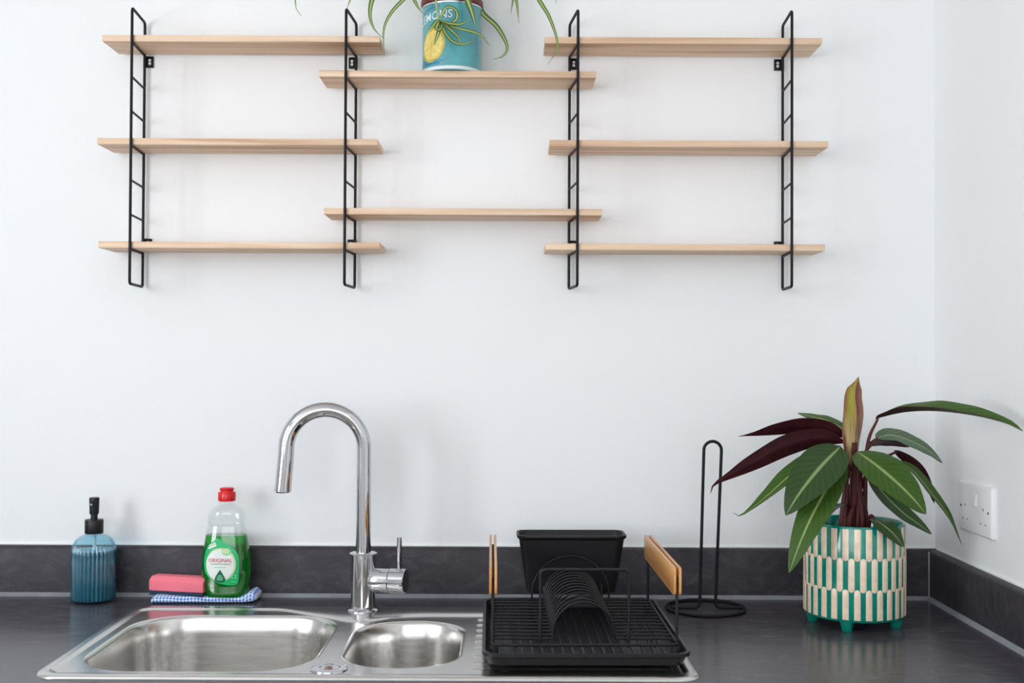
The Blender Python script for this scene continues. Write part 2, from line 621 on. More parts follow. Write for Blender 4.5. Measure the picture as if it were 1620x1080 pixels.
def grid_fill(outline, step):
    """2-D outline -> points and faces of a fill cut along a grid of columns, so it can be wrapped on a curved surface"""
    bm = bmesh.new()
    vs_ = [bm.verts.new((p[0], p[1], 0)) for p in outline]
    bm.faces.new(vs_)
    xs = [p[0] for p in outline]
    x = min(xs) + step
    while x < max(xs):
        bmesh.ops.bisect_plane(bm, geom=bm.verts[:] + bm.edges[:] + bm.faces[:], plane_co=(x, 0, 0), plane_no=(1, 0, 0))
        x += step
    ys = [p[1] for p in outline]
    y = min(ys) + step
    while y < max(ys):
        bmesh.ops.bisect_plane(bm, geom=bm.verts[:] + bm.edges[:] + bm.faces[:], plane_co=(0, y, 0), plane_no=(0, 1, 0))
        y += step
    bm.verts.index_update()
    r = [(v.co.x, v.co.y) for v in bm.verts], [tuple(v.index for v in f.verts) for f in bm.faces]
    bm.free()
    return r


# ------------------------------------------------------------------ the room
def room_box(name, x0, x1, y0, y1, z0, z1, mat):
    g = G().box(((x0 + x1) / 2, (y0 + y1) / 2, (z0 + z1) / 2), (x1 - x0, y1 - y0, z1 - z0))
    return struct(g.build(name, mat, flat=True))


T_ = 0.10
room_box('wall_back', ROOM_X0 - T_, ROOM_X1 + T_, 0, T_, ROOM_Z0, ROOM_Z1, 'wall')
room_box('wall_right', ROOM_X1, ROOM_X1 + T_, ROOM_Y0, 0, ROOM_Z0, ROOM_Z1, 'wall')
room_box('floor', ROOM_X0 - T_, ROOM_X1 + T_, ROOM_Y0 - T_, T_, ROOM_Z0 - 0.05, ROOM_Z0, 'floor')
room_box('ceiling', ROOM_X0 - T_, ROOM_X1 + T_, ROOM_Y0 - T_, T_, ROOM_Z1, ROOM_Z1 + 0.05, 'ceiling')


def wall_with_hole(name, along, w0, w1, a0, a1, z0, z1, h):
    """wall in the plane of 'along' with a window opening h = (a0, a1, z0, z1)"""
    g = G()
    for (b0, b1, c0, c1) in ((a0, h[0], z0, z1), (h[1], a1, z0, z1), (h[0], h[1], z0, h[2]), (h[0], h[1], h[3], z1)):
        c, s = ((b0 + b1) / 2, (w0 + w1) / 2, (c0 + c1) / 2), (b1 - b0, w1 - w0, c1 - c0)
        if along == 'y':
            c, s = (c[1], c[0], c[2]), (s[1], s[0], s[2])
        g.box(c, s)
    return struct(g.build(name, 'wall', flat=True))


wall_with_hole('wall_front', 'x', ROOM_Y0 - T_, ROOM_Y0, ROOM_X0 - T_, ROOM_X1 + T_, ROOM_Z0, ROOM_Z1, (-1.89, 0.65, 0.05, 1.39))
wall_with_hole('wall_left', 'y', ROOM_X0 - T_, ROOM_X0, ROOM_Y0, 0, ROOM_Z0, ROOM_Z1, (-2.87, -1.53, 0.05, 1.39))


def window(name, c, w, h, rz):
    root = bpy.data.objects.new(name, None)
    COL.objects.link(root)
    root.location = c
    root.rotation_euler = (0, 0, rz)
    struct(root)
    for (x, z, sx, sz) in ((-w / 2 + .03, 0, .06, h), (w / 2 - .03, 0, .06, h), (0, -h / 2 + .03, w, .06), (0, h / 2 - .03, w, .06), (0, 0, .05, h)):
        G().box((x, 0, z), (sx, 0.05, sz), 0.004).build('window_frame', 'white_gloss', root)


window('window_1', (-0.62, ROOM_Y0 + 0.075, 0.72), 2.54, 1.34, 0)
window('window_2', (ROOM_X0 + 0.075, -2.2, 0.72), 1.34, 1.34, math.pi / 2)
added_door = struct(G().box((ROOM_X1 - 0.02, -2.9, 0.1), (0.04, 0.84, 2.0), 0.004).build('added_door_1', 'added_door_wood'))  # unseen door, added to give the chrome tap something dark brown to reflect

# worktop with the sink cut-out
WX0, WX1, WY0 = ROOM_X0, ROOM_X1, -0.64
hx0, hx1, hy0, hy1 = -0.645, -0.055, -0.56, -0.165
g = G()
top = [(WX0, WY0), (WX1, WY0), (WX1, 0), (WX0, 0)]
hole = [(hx0, hy0), (hx1, hy0), (hx1, hy1), (hx0, hy1)]
V_ = [(x, y, 0.0) for x, y in top + hole] + [(x, y, -0.038) for x, y in top + hole]
F_ = []
for i in range(4):
    j = (i + 1) % 4
    F_ += [(i, j, j + 4, i + 4), (i + 8, i + 12, j + 12, j + 8), (i, i + 8, j + 8, j), (i + 4, j + 4, j + 12, i + 12)]
g.add(V_, F_)
tag(g.build('worktop', 'laminate', flat=True), 'charcoal laminate worktop running under the sink into the corner', 'worktop')

# upstands with silicone beads
UH, UT = 0.0925, 0.016
prof = [(0, 0), (UT, 0), (UT, UH - 0.006), (UT - 0.0012, UH - 0.003), (UT - 0.004, UH - 0.0008), (UT - 0.007, UH), (0, UH)]
g = G().loft([[(WX0, -d, z) for d, z in prof], [(WX1, -d, z) for d, z in prof]])
up1 = struct(g.build('trim_1', 'upstand'))
bead = [(0, 0), (0.0075, 0), (0.004, 0.0025), (0, 0.0065)]
G().loft([[(WX0, -UT - d, z) for d, z in bead], [(WX1 - UT, -UT - d, z) for d, z in bead]]).build('silicone_bead', 'silicone', up1)
G().box((0.5 * (WX0 + WX1), -0.002, UH + 0.0012), (WX1 - WX0, 0.004, 0.0024), 0.0008).build('caulk_line', 'white_gloss', up1)
g = G().loft([[(WX1 - d, -UT, z) for d, z in prof], [(WX1 - d, WY0, z) for d, z in prof]])
up2 = struct(g.build('trim_2', 'upstand'))
G().loft([[(WX1 - UT - d, -UT, z) for d, z in bead], [(WX1 - UT - d, WY0, z) for d, z in bead]]).build('silicone_bead', 'silicone', up2)
G().box((WX1 - UT - 0.0012, -UT - 0.0012, UH / 2 - 0.001), (0.0035, 0.0035, UH - 0.004), 0.001).build('corner_bead', 'silicone', up2)
G().box((WX1 - 0.002, 0.5 * (WY0 - UT), UH + 0.0012), (0.004, -WY0 - UT, 0.0024), 0.0008).build('caulk_line', 'white_gloss', up2)

# ------------------------------------------------------------------ shelving
Z_TOP, SP = 1.0745, 0.0622
RUNG = [Z_TOP - SP * i for i in range(9)]
BACK_Y, FRONT_Y = -0.0085, -0.1045


def ladder(x_back, dx, side, label):
    """wire ladder bracket: loop, seven rungs, two screw plates on the given side"""
    root = thing('shelf_bracket', label, 'shelf bracket', (x_back, BACK_Y, RUNG[8]), math.asin(dx / 0.096),
                 'black wire ladder brackets')
    d = FRONT_Y - BACK_Y
    h = RUNG[0] - RUNG[8]
    loop = fillet([(0, 0, 0), (0, d, 0), (0, d, h), (0, 0, h)], 0.008, 5, True)
    G().tube(loop, 0.0026, 10, True, up=(1, 0, 0)).build('wire_loop', 'black_wire', root)
    g = G().tube([(0, 0, 0), (0, d, 0)], 0.0021, 8)
    r0 = None
    for i in range(1, 8):
        z = RUNG[i] - RUNG[8]
        if r0 is None:
            r0 = g.build('rung', 'black_wire', root, (0, 0, z))
        else:
            child_copy(r0, root, (0, 0, z))
    for zc in (1.0020, 0.6575):
        p = G().box((side * 0.0070, 0.0055, 0), (0.0165, 0.003, 0.0215), 0.0008).build('mounting_plate', 'black_wire', root, (0, 0, zc - RUNG[8]))
        for k in (-1, 1):
            s = G().lathe([(0.0, 0), (0.0030, 0), (0.0026, 0.0012), (0.0012, 0.0012), (0.0010, 0.0006), (0.0, 0.0006)], 14)
            so = s.build('screw', 'screw', p, (side * 0.0086, 0.0042, 0.0030 * k))
            so.rotation_euler = (math.pi / 2, 0, 0)
    return root


ladder(-0.6943, 0.0070, 1, 'black wire ladder bracket carrying the outer end of the left shelves, leftmost of four')
ladder(-0.2960, -0.0055, -1, 'black wire ladder bracket left of the lemon tin')
ladder(0.1062, 0.0105, 1, 'black wire ladder bracket right of the lemon tin')
ladder(0.5075, -0.0055, -1, 'black wire ladder bracket nearest the right wall')

SH_T = 0.0118
for (x0, x1, rung, dz, label) in (
        (-0.7425, -0.2410, 1, 0, 'pale pine shelf board, topmost of the left-hand column'),
        (-0.7495, -0.2440, 4, 0, 'pale pine shelf board, middle of the left-hand column'),
        (-0.7455, -0.2385, 7, 0, 'pale pine shelf board, lowest of the left-hand column'),
        (-0.3507, 0.1494, 2, 0, 'pale pine shelf board carrying the lemon tin'),
        (-0.3400, 0.1615, 6, 0, 'pale pine shelf board below the lemon tin shelf in the centre'),
        (0.0568, 0.5572, 1, 0, 'pale pine shelf board, topmost of the right-hand column'),
        (0.0660, 0.5686, 4, 0, 'pale pine shelf board, middle of the right-hand column'),
        (0.0592, 0.5629, 7, 0, 'pale pine shelf board, lowest of the right-hand column')):
    z = RUNG[rung] + 0.0021
    y0, y1 = FRONT_Y + 0.0030, BACK_Y - 0.0030
    o = G().box((0, 0, SH_T / 2), (x1 - x0, y1 - y0, SH_T), 0.0012).build('shelf_board', 'pine', None, ((x0 + x1) / 2, (y0 + y1) / 2, z))
    tag(o, label, 'shelf', 'pine shelf boards')
SHELF2_TOP = RUNG[2] + 0.0021 + SH_T

# ------------------------------------------------------------------ sink
sink = thing('kitchen_sink', 'stainless steel one and a half bowl sink with drainer set in the worktop', 'sink', (0, 0, 0))
sx0, sx1, sy0, sy1 = -0.666, 0.266, -0.582, -0.117


def bulge(x):
    """how far the raised tap ledge reaches in from the back edge"""
    if x < -0.30:
        base = 0.020
    else:
        base = 0.060
    t = max(0.0, min(1.0, (x + 0.42) / 0.10))
    t = t * t * (3 - 2 * t)
    base = 0.020 * (1 - t) + 0.062 * t
    return base + 0.048 * math.exp(-((x + 0.256) / 0.055) ** 2)


def deck_ring(off, z, bulged):
    pts = rrect(sx0 + off, sx1 - off, sy0 + off, sy1 - off, 0.034 - off * 0.6, z, 8, 60)
    if not bulged:
        return pts
    out = []
    for x, y, zz in pts:
        if y > -0.30:                                   # ease the back edge forward around the tap ledge
            w = min(1.0, max(0.0, (y + 0.30) / (sy1 - off + 0.30)))
            y = y - (bulge(x) - 0.015) * w ** 3
        out.append((x, y, zz))
    return out


Z_LEDGE, Z_DECK = 0.0048, 0.0018
rings = [deck_ring(0, 0.0002, 0), deck_ring(0.0008, 0.0022, 0), deck_ring(0.003, 0.0042, 0), deck_ring(0.006, Z_LEDGE, 0),
         deck_ring(0.015, Z_LEDGE, 1), deck_ring(0.0175, 0.0040, 1), deck_ring(0.020, 0.0026, 1), deck_ring(0.0225, Z_DECK, 1)]
G().loft(rings, False, False).build('rim', 'steel', sink, angle=60)


def bowl_rings(x0, x1, y0, y1, r, depth):
    prof = [(0, Z_DECK), (0.0025, Z_DECK - 0.0004), (0.005, Z_DECK - 0.002), (0.007, Z_DECK - 0.006), (0.009, -0.03), (0.013, -depth + 0.05)]
    for k in range(1, 7):
        a = math.pi / 2 * k / 6
        prof.append((0.013 + 0.045 * (1 - math.cos(a)), -depth + 0.05 - 0.046 * math.sin(a)))
    prof += [(0.08, -depth + 0.002)]
    out = []
    for off, z in prof:
        rr = max(0.012, r - off * 0.75)
        out.append(rrect(x0 + off, x1 - off, y0 + off, y1 - off, min(rr, (x1 - x0) / 2 - off - 0.001, (y1 - y0) / 2 - off - 0.001), z, 14, 4))
    return out


B1 = bowl_rings(-0.631, -0.283, -0.548, -0.182, 0.095, 0.165)
B2 = bowl_rings(-0.255, -0.071, -0.525, -0.220, 0.086, 0.13)
G().loft(B1, False, True).build('bowl', 'steel', sink, angle=60)['label'] = 'large main bowl'
G().loft(B2, False, True).build('bowl', 'steel', sink, angle=60)['label'] = 'small half bowl'
# flat deck between rim and bowls
bm = bmesh.new()
edges = []
for loop in (rings[-1], B1[0], B2[0]):
    vs_ = [bm.verts.new(p) for p in loop]
    edges += [bm.edges.new((vs_[i], vs_[(i + 1) % len(vs_)])) for i in range(len(vs_))]
bmesh.ops.triangle_fill(bm, use_beauty=True, use_dissolve=False, edges=edges)
bm.verts.index_update()
G().add([v.co[:] for v in bm.verts], [[v.index for v in f.verts] for f in bm.faces]).build('deck', 'steel', sink, flat=True)
bm.free()
for (cx, cy, zz) in ((-0.457, -0.365, -0.1625), (-0.163, -0.372, -0.1275)):
    w_ = G().lathe([(0, 0.001), (0.020, 0.001), (0.024, 0.003), (0.038, 0.003), (0.042, 0.0)], 32)
    w_.build('waste', 'chrome', sink, (cx, cy, zz))
kn = G().lathe([(0.027, 0.0), (0.0265, 0.0018), (0.022, 0.0030), (0.019, 0.0022), (0.012, 0.0030), (0.008, 0.0062), (0.0, 0.0070)], 40)
kn.build('plug_control', 'chrome', sink, (-0.258, -0.532, Z_DECK))
ridge0 = None
for i in range(9):
    y = -0.213 - i * 0.0385
    if ridge0 is None:
        L = 0.288
        rr = []
        for (off, z) in ((0, 0), (0.0012, 0.0013), (0.003, 0.0022), (0.0049, 0.0025)):
            rr.append(rrect(off, L - off, -0.005 + off, 0.005 - off, max(0.00005, 0.005 - off), z, 6, 2))
        ridge0 = G().loft(rr, False, True).build('drainer_ridge', 'steel', sink, (-0.057, y, Z_DECK))
    else:
        child_copy(ridge0, sink, (-0.057, y, Z_DECK))

# ------------------------------------------------------------------ tap
TX, TY = -0.2585, -0.150
tap = thing('kitchen_tap', 'chrome swan-neck mixer tap with side lever behind the sink', 'tap', (TX, TY, Z_LEDGE))
G().lathe([(0, 0), (0.0285, 0), (0.0288, 0.002), (0.0265, 0.0042), (0.0235, 0.0052), (0.0, 0.0052)], 48).build('base_flange', 'chrome', tap)
G().lathe([(0.0, 0.004), (0.0222, 0.004), (0.0215, 0.010), (0.0215, 0.0945), (0.0238, 0.0975), (0.0240, 0.0990), (0.0225, 0.1000), (0.0, 0.1000)], 48).build('body', 'chrome', tap)
# spout: upright tube, half-circle arc swung slightly forward, straight outlet leaning outwards
R_ = 0.0670
zc = 0.2830
swing = 0.12
path = [(0, 0, 0.095), (0, 0, 0.16), (0, 0, 0.22)]
path += [(0, 0, 0.26)]
for k in range(0, 25):
    a = math.radians(176.0 * k / 24)
    path.append((-R_ + R_ * math.cos(a), 0, zc + R_ * math.sin(a)))
path += [(-2 * R_ - 0.0010, 0, 0.265), (-2 * R_ - 0.0035, 0, 0.235), (-2 * R_ - 0.0055, 0, 0.2080)]
path = [(x * math.cos(swing), x * math.sin(swing), z) for x, y, z in path]
rad = [0.0135, 0.0130, 0.0128] + [0.0128] + [0.0128 + 0.0012 * k / 24 for k in range(25)] + [0.0142, 0.0144, 0.0146]
sp_ = G().tube(path, rad, 28).build('spout', 'chrome', tap, angle=50)
ex, ey, ez = path[-1]
G().lathe([(0.0, -0.0018), (0.0118, -0.0018), (0.0122, 0.003), (0.0, 0.003)], 32, (ex, ey, ez)).build('aerator', 'black_plastic', sp_)
ax = 0.0525
arm = G().lathe([(0.0, 0.006), (0.0150, 0.006), (0.0195, 0.018), (0.0208, 0.024), (0.0208, 0.0470), (0.0200, 0.0478), (0.0, 0.0478)], 48, (0, 0, ax), axis='X').build('valve_arm', 'chrome', tap)
arm.rotation_euler = (0, 0, -0.18)
cap = G().lathe([(0.0, 0.0485), (0.0205, 0.0485), (0.0216, 0.0495), (0.0216, 0.0755), (0.0205, 0.0768), (0.0, 0.0768)], 48, (0, 0, ax), axis='X').build('lever_cap', 'chrome', arm)
G().tube([(0.0650, 0, ax + 0.018), (0.0650, 0, ax + 0.0760)], 0.0043, 16).build('lever', 'chrome', arm)

# ------------------------------------------------------------------ soap dispenser
soap = thing('soap_dispenser', 'ribbed blue glass soap dispenser with black pump at the left of the sink', 'soap dispenser', (-0.7615, -0.0620, 0))
NR = 30
prof = [(0.0, 0.0), (0.0345, 0.0), (0.0375, 0.0025), (0.0388, 0.007), (0.0390, 0.085), (0.0384, 0.094), (0.0360, 0.1035), (0.0310, 0.1125), (0.0240, 0.1185), (0.0170, 0.1220), (0.0148, 0.1245), (0.0148, 0.128)]


def rib(a, z):
    k = max(0.0, min(1.0, (0.121 - z) / 0.012)) * max(0.0, min(1.0, z / 0.004))
    return 1.0 + 0.065 * k * (abs(math.cos(a * NR / 2)) - 0.5)


outer = prof
inner = [(max(r - 0.0024, 0), z if z > 0.004 else 0.004) for r, z in prof[::-1]]
g = G().lathe(outer + inner, NR * 8, rib=rib)
g.build('glass_bottle', 'blue_glass', soap, angle=70)
liq = [(0.0, 0.0042), (0.0338, 0.0042), (0.0360, 0.0075), (0.0363, 0.085), (0.0356, 0.0935), (0.0, 0.0935)]
G().lathe(liq, NR * 8, rib=rib).build('liquid_soap', 'teal_soap', soap, angle=50)
G().tube([(0.002, 0, 0.012), (0.001, 0, 0.12)], 0.003, 10).build('dip_tube', 'white_plastic', soap)
G().lathe([(0.0, 0.1235), (0.0158, 0.1235), (0.0164, 0.1245), (0.0164, 0.1470), (0.0156, 0.1485), (0.0, 0.1485)], 40).build('collar', 'black_plastic', soap)
G().lathe([(0.0, 0.147), (0.0062, 0.147), (0.0062, 0.163), (0.0, 0.163)], 24).build('pump_stem', 'black_plastic', soap)
head = G().lathe([(0.0, 0.1585), (0.0080, 0.1585), (0.0084, 0.1600), (0.0090, 0.1860), (0.0084, 0.1885), (0.0, 0.1890)], 28).build('pump_head', 'black_plastic', soap)
G().tube([(0, -0.0075, 0.1790), (0, -0.016, 0.1775)], 0.0036, 14).build('nozzle', 'black_plastic', head)
G().tube([(0, -0.0155, 0.1776), (0, -0.0163, 0.1774)], 0.0022, 12).build('nozzle_tip', 'screw', head)

# ------------------------------------------------------------------ folded cloth
CX0, CX1 = -0.649, -0.462
CY0, CY1 = -0.087, -0.024


def cloth_mesh():
    """several folded layers: a soft pad whose right end turns up in a round fold"""
    g = G()
    nx, ns = 70, 36
    verts, uvs = [], []
    for i in range(nx + 1):
        t = i / nx
        x = CX0 + (CX1 - CX0) * t
        e = min(1.0, (t + 0.004) / 0.035, (1.004 - t) / 0.05)
        e = math.sqrt(max(0.0, 1 - (1 - e) ** 2))
        top = 0.0140 + 0.0085 * math.exp(-((t - 0.955) / 0.055) ** 2) + 0.0004 * math.sin(t * 19)
        bot = 0.0004 + 0.0018 * math.exp(-((t - 1.0) / 0.06) ** 2)
        hz, cz = (top - bot) / 2 * (0.35 + 0.65 * e), (top + bot) / 2
        if t < 0.5:
            cz = bot + hz
        y0 = CY0 + 0.007 * t + 0.0007 * math.sin(t * 26)
        cy_, hy = (y0 + CY1) / 2, (CY1 - y0) / 2 * (0.96 + 0.04 * e)
        per, last = 0.0, None
        for k in range(ns + 1):
            a = 2 * math.pi * k / ns
            c, s_ = math.cos(a), math.sin(a)
            yy = cy_ + hy * math.copysign(abs(c) ** (2 / 5.0), c)
            zz = cz + hz * math.copysign(abs(s_) ** (2 / 2.6), s_)
            if last:
                per += math.hypot(yy - last[0], zz - last[1])
            last = (yy, zz)
            verts.append((x, yy, zz))
            uvs.append(((x + per) / 0.0062, (x - per) / 0.0062))
    W = ns + 1
    fs = [(i * W + k, i * W + k + 1, (i + 1) * W + k + 1, (i + 1) * W + k) for i in range(nx) for k in range(ns)]
    fs += [tuple(range(ns)), tuple(nx * W + k for k in range(ns - 1, -1, -1))]
    g.add(verts, fs, 0, uvs)
    return g


cl = cloth_mesh()
cl.v = [(x + 0.556, y + 0.055, z) for x, y, z in cl.v]
tag(cl.build('dish_cloth', 'check', None, (-0.556, -0.055, 0), angle=80), 'folded blue and white checked dish cloth under the sponge', 'cloth')
CLOTH_TOP = 0.0138

# ------------------------------------------------------------------ sponge
sponge = thing('sponge', 'pink foam sponge with dark scouring layer lying on the checked cloth', 'sponge', (-0.6035, -0.054, CLOTH_TOP - 0.0022), -0.22)
L2, D2 = 0.0535, 0.0210
G().box((0, 0, 0.0042), (2 * L2 - 0.001, 2 * D2 - 0.001, 0.0080), 0.0015).build('scouring_pad', 'navy_scourer', sponge)
foam = [(-D2, 0.0080), (-D2, 0.0270), (-D2 + 0.010, 0.0340), (D2 - 0.010, 0.0340), (D2, 0.0270), (D2, 0.0080)]
fp = fillet([(0, y, z) for y, z in foam], 0.0025, 3, True)
rings = []
for x, k in ((-L2, 0.95), (-L2 + 0.002, 1.0), (L2 - 0.002, 1.0), (L2, 0.95)):
    rings.append([(x, p.y * k, 0.021 + (p.z - 0.021) * k) for p in fp])
G().loft(rings).build('foam', 'pink_foam', sponge)

# ------------------------------------------------------------------ washing-up liquid bottle
dish = thing('washing_up_liquid', 'clear bottle of green washing-up liquid with red cap standing on the checked cloth', 'bottle', (-0.5195, -0.0620, CLOTH_TOP - 0.0035))
WP = [(0.0, 0.0385), (0.004, 0.0415), (0.02, 0.0432), (0.045, 0.0452), (0.07, 0.0440), (0.095, 0.0408), (0.113, 0.0378), (0.124, 0.0352), (0.130, 0.0338), (0.138, 0.0342),
      (0.147, 0.0325), (0.155, 0.0285), (0.161, 0.0230), (0.165, 0.0170), (0.168, 0.0140), (0.176, 0.0138)]


def wid(z):
    for (z0, a), (z1, b) in zip(WP, WP[1:]):
        if z <= z1:
            t = max(0.0, (z - z0) / (z1 - z0))
            return a + (b - a) * t
    return WP[-1][1]


def dep(z):
    w = wid(z)
    t = max(0.0, min(1.0, (z - 0.13) / 0.035))
    return w * (0.56 * (1 - t) + 1.0 * t)


def oval_rings(zs, inset=0.0, seg=48, pw=2.4):
    rings = []
    for z in zs:
        w, d = wid(z) - inset, dep(z) - inset
        ring = []
        for i in range(seg):
            a = 2 * math.pi * i / seg
            c, s = math.cos(a), math.sin(a)
            ring.append((math.copysign(abs(c) ** (2 / pw), c) * w, math.copysign(abs(s) ** (2 / pw), s) * d, z))
        rings.append(ring)
    return rings


zs = [0.0002] + [0.002 * k for k in range(1, 89)]
G().loft(oval_rings(zs), True, True).build('bottle', 'clear_plastic', dish, angle=70)
zl = [0.0012] + [0.002 * k for k in range(1, 57)]
G().loft(oval_rings(zl, 0.0010), True, True).build('liquid', 'green_liquid', dish, angle=60)
capo = G().lathe([(0.0, 0.1735), (0.0156, 0.1735), (0.0160, 0.1750), (0.0160, 0.1880), (0.0150, 0.1895), (0.0, 0.1895)], 32).build('cap', 'red_cap', dish)
G().lathe([(0.0, 0.189), (0.0118, 0.189), (0.0118, 0.1925), (0.0130, 0.1935), (0.0132, 0.1960), (0.0118, 0.1972), (0.0, 0.1975)], 28).build('cap_lid', 'red_cap', capo)


def on_bottle(x, z, off):
    """a point of the front face of the bottle"""
    w, d = wid(z), dep(z)
    u = max(-0.98, min(0.98, x / w))
    return (x, -d * (1 - abs(u) ** 2.4) ** (1 / 2.4) - off, z)


def bottle_print(name, outline, mat, off, parent=dish, step=0.004):
    vs_, fs_ = grid_fill(outline, step)
    return G().add([on_bottle(x, z, off) for x, z in vs_], fs_).build(name, mat, parent, angle=80)


def bottle_text(body, cx, cz, w, h, mat, off, parent, tilt=0.0):
    vs_, fs_ = text_polys(body, w, h)
    c, s = math.cos(tilt), math.sin(tilt)
    return G().add([on_bottle(cx + x * c - y * s, cz + x * s + y * c, off) for x, y in vs_], fs_).build('lettering', mat, parent, flat=True)


def ell(cx, cz, rx, rz, n=40, a0=0.0, a1=2 * math.pi):
    return [(cx + rx * math.cos(a0 + (a1 - a0) * i / n), cz + rz * math.sin(a0 + (a1 - a0) * i / n)) for i in range(n)]


lab_o = spline([(-0.0105, 0.1085, 0), (0.004, 0.0995, 0), (0.020, 0.088, 0), (0.0275, 0.074, 0), (0.0282, 0.052, 0), (0.0275, 0.032, 0), (0.022, 0.0245, 0),
                (0.002, 0.0255, 0), (-0.018, 0.032, 0), (-0.0325, 0.045, 0), (-0.0360, 0.060, 0), (-0.0355, 0.076, 0), (-0.030, 0.092, 0), (-0.020, 0.102, 0), (-0.0108, 0.1087, 0)], 70)
lab = bottle_print('label', [(p.x, p.y) for p in lab_o[:-1]], 'print_green', 0.0004)
lab['label'] = 'green front label with a white disc'
bottle_print('label_ring', ell(-0.0045, 0.0610, 0.0275, 0.0300), 'print_cream', 0.0007, lab)
bottle_print('label_disc', ell(-0.0055, 0.0605, 0.0255, 0.0278), 'print_white', 0.0010, lab)
bottle_print('lime', ell(0.0060, 0.0845, 0.0085, 0.0068), 'print_mint', 0.0013, lab)
bottle_print('lime', ell(0.0048, 0.0855, 0.0062, 0.0050), 'print_cream', 0.0016, lab)
bottle_text('ORIGINAL', -0.0050, 0.0690, 0.0430, 0.0068, 'print_red', 0.0014, lab)
bottle_text('WASHING UP LIQUID', -0.0045, 0.0622, 0.0375, 0.0024, 'print_dkgreen', 0.0014, lab)
for (x, w) in ((-0.013, 0.004), (-0.0055, 0.008), (0.0025, 0.005)):
    bottle_print('small_print', [(x - w / 2, 0.0558), (x + w / 2, 0.0558), (x + w / 2, 0.0572), (x - w / 2, 0.0572)], 'print_mint', 0.0014, lab)
drop = [(-0.0050, 0.0525), (0.0005, 0.0440), (0.0042, 0.0375), (0.0048, 0.0330), (0.0020, 0.0298), (-0.0050, 0.0288), (-0.0120, 0.0298), (-0.0148, 0.0330), (-0.0142, 0.0375), (-0.0105, 0.0440)]
bottle_print('drop', drop[::-1], 'print_dkgreen', 0.0013, lab)
for k, w in enumerate((0.006, 0.009, 0.012, 0.010)):
    z = 0.0412 - k * 0.0026
    bottle_print('small_print', [(-0.005 - w / 2, z), (-0.005 + w / 2, z), (-0.005 + w / 2, z + 0.0014), (-0.005 - w / 2, z + 0.0014)], 'print_mint', 0.0016, lab)
for k, (w, h) in enumerate(((0.014, 0.0016), (0.0165, 0.0030))):
    cx, cz, t = -0.0205, 0.0970 - k * 0.0040, 0.42
    q = [(-w / 2, -h / 2), (w / 2, -h / 2), (w / 2, h / 2), (-w / 2, h / 2)]
    bottle_print('small_print', [(cx + x * math.cos(t) - y * math.sin(t), cz + x * math.sin(t) + y * math.cos(t)) for x, y in q], 'print_white', 0.0008, lab)
for k, z in enumerate((0.0405, 0.0360, 0.0300)):
    for x in ((0.0165, 0.0225) if k < 2 else (0.0195,)):
        w = 0.0032 if k < 2 else 0.009
        h = 0.0028 if k < 2 else 0.0012
        bottle_print('small_print', [(x - w / 2, z), (x + w / 2, z), (x + w / 2, z + h), (x - w / 2, z + h)], 'print_mint', 0.0008, lab)

# ------------------------------------------------------------------ drip tray, dish rack, cutlery caddy
RKX, RKY, RKR = 0.1050, -0.3480, 0.018
Z_RIDGE = Z_DECK + 0.0025
tray = thing('drip_tray', 'black plastic drip tray under the dish rack on the drainer', 'tray', (RKX, RKY, Z_RIDGE), RKR)
tw, td = 0.149, 0.196


def tr(off, z, r=0.022):
    return rrect(-tw + off, tw - off, -td + off, td - off, max(0.004, r - off * 0.5), z, 8, 4)


rings = [tr(0.030, 0.0045), tr(0.012, 0.0045), tr(0.0095, 0.0055), tr(0.0045, 0.0165), tr(0.0010, 0.0178), tr(0, 0.0188), tr(0, 0.0232), tr(0.0010, 0.0242), tr(0.0040, 0.0242),
         tr(0.0056, 0.0230), tr(0.0085, 0.0110), tr(0.0120, 0.0082), tr(0.032, 0.0078)]
G().loft(rings, True, True).build('tray_body', 'tray_plastic', tray)
r0 = None
for i in range(17):
    x = -0.120 + i * 0.015
    if r0 is None:
        r0 = G().box((0, 0, 0.0011), (0.0045, 2 * td - 0.062, 0.0026), 0.001).build('drain_ridge', 'tray_plastic', tray, (x, 0, 0.0078))
    else:
        child_copy(r0, tray, (x, 0, 0.0078))
f0 = None
for sx_ in (-1, 1):
    for sy_ in (-1, 1):
        p = (sx_ * 0.115, sy_ * 0.160, 0)
        if f0 is None:
            f0 = G().lathe([(0, 0), (0.008, 0), (0.0095, 0.005), (0, 0.005)], 16).build('foot', 'rubber', tray, p)
        else:
            child_copy(f0, tray, p)

RZ = Z_RIDGE + 0.0095
rack = thing('dish_rack', 'black wire dish rack with plate hoops and bamboo handles on the drainer', 'dish rack', (RKX, RKY, RZ), RKR)
rw, rd = 0.1335, 0.163
zf = 0.0190                                                # height of the wire floor
G().tube(fillet([(-rw, -rd, zf), (rw, -rd, zf), (rw, rd, zf), (-rw, rd, zf)], 0.012, 6, True), 0.0023, 10, True).build('frame_wire', 'rack_wire', rack)
for x in (-0.100, -0.062, 0.062, 0.100):
    G().tube([(x, -rd, zf - 0.0030), (x, rd, zf - 0.0030)], 0.0014, 8).build('long_wire', 'rack_wire', rack)
hc, hr, hb = 0.0, 0.0455, 0.004
path = [(-rw, 0, 0), (hc - hr - 0.002, 0, 0)]
arc = [(hc - hr * math.cos(math.pi * k / 20), 0, hb + 0.004 + hr * math.sin(math.pi * k / 20)) for k in range(21)]
full = fillet([(-rw, 0, 0), (hc - hr, 0, 0), arc[0]], 0.010, 5) + arc[1:-1] + fillet([arc[-1], (hc + hr, 0, 0), (rw, 0, 0)], 0.010, 5)
h0 = None
NH = 13
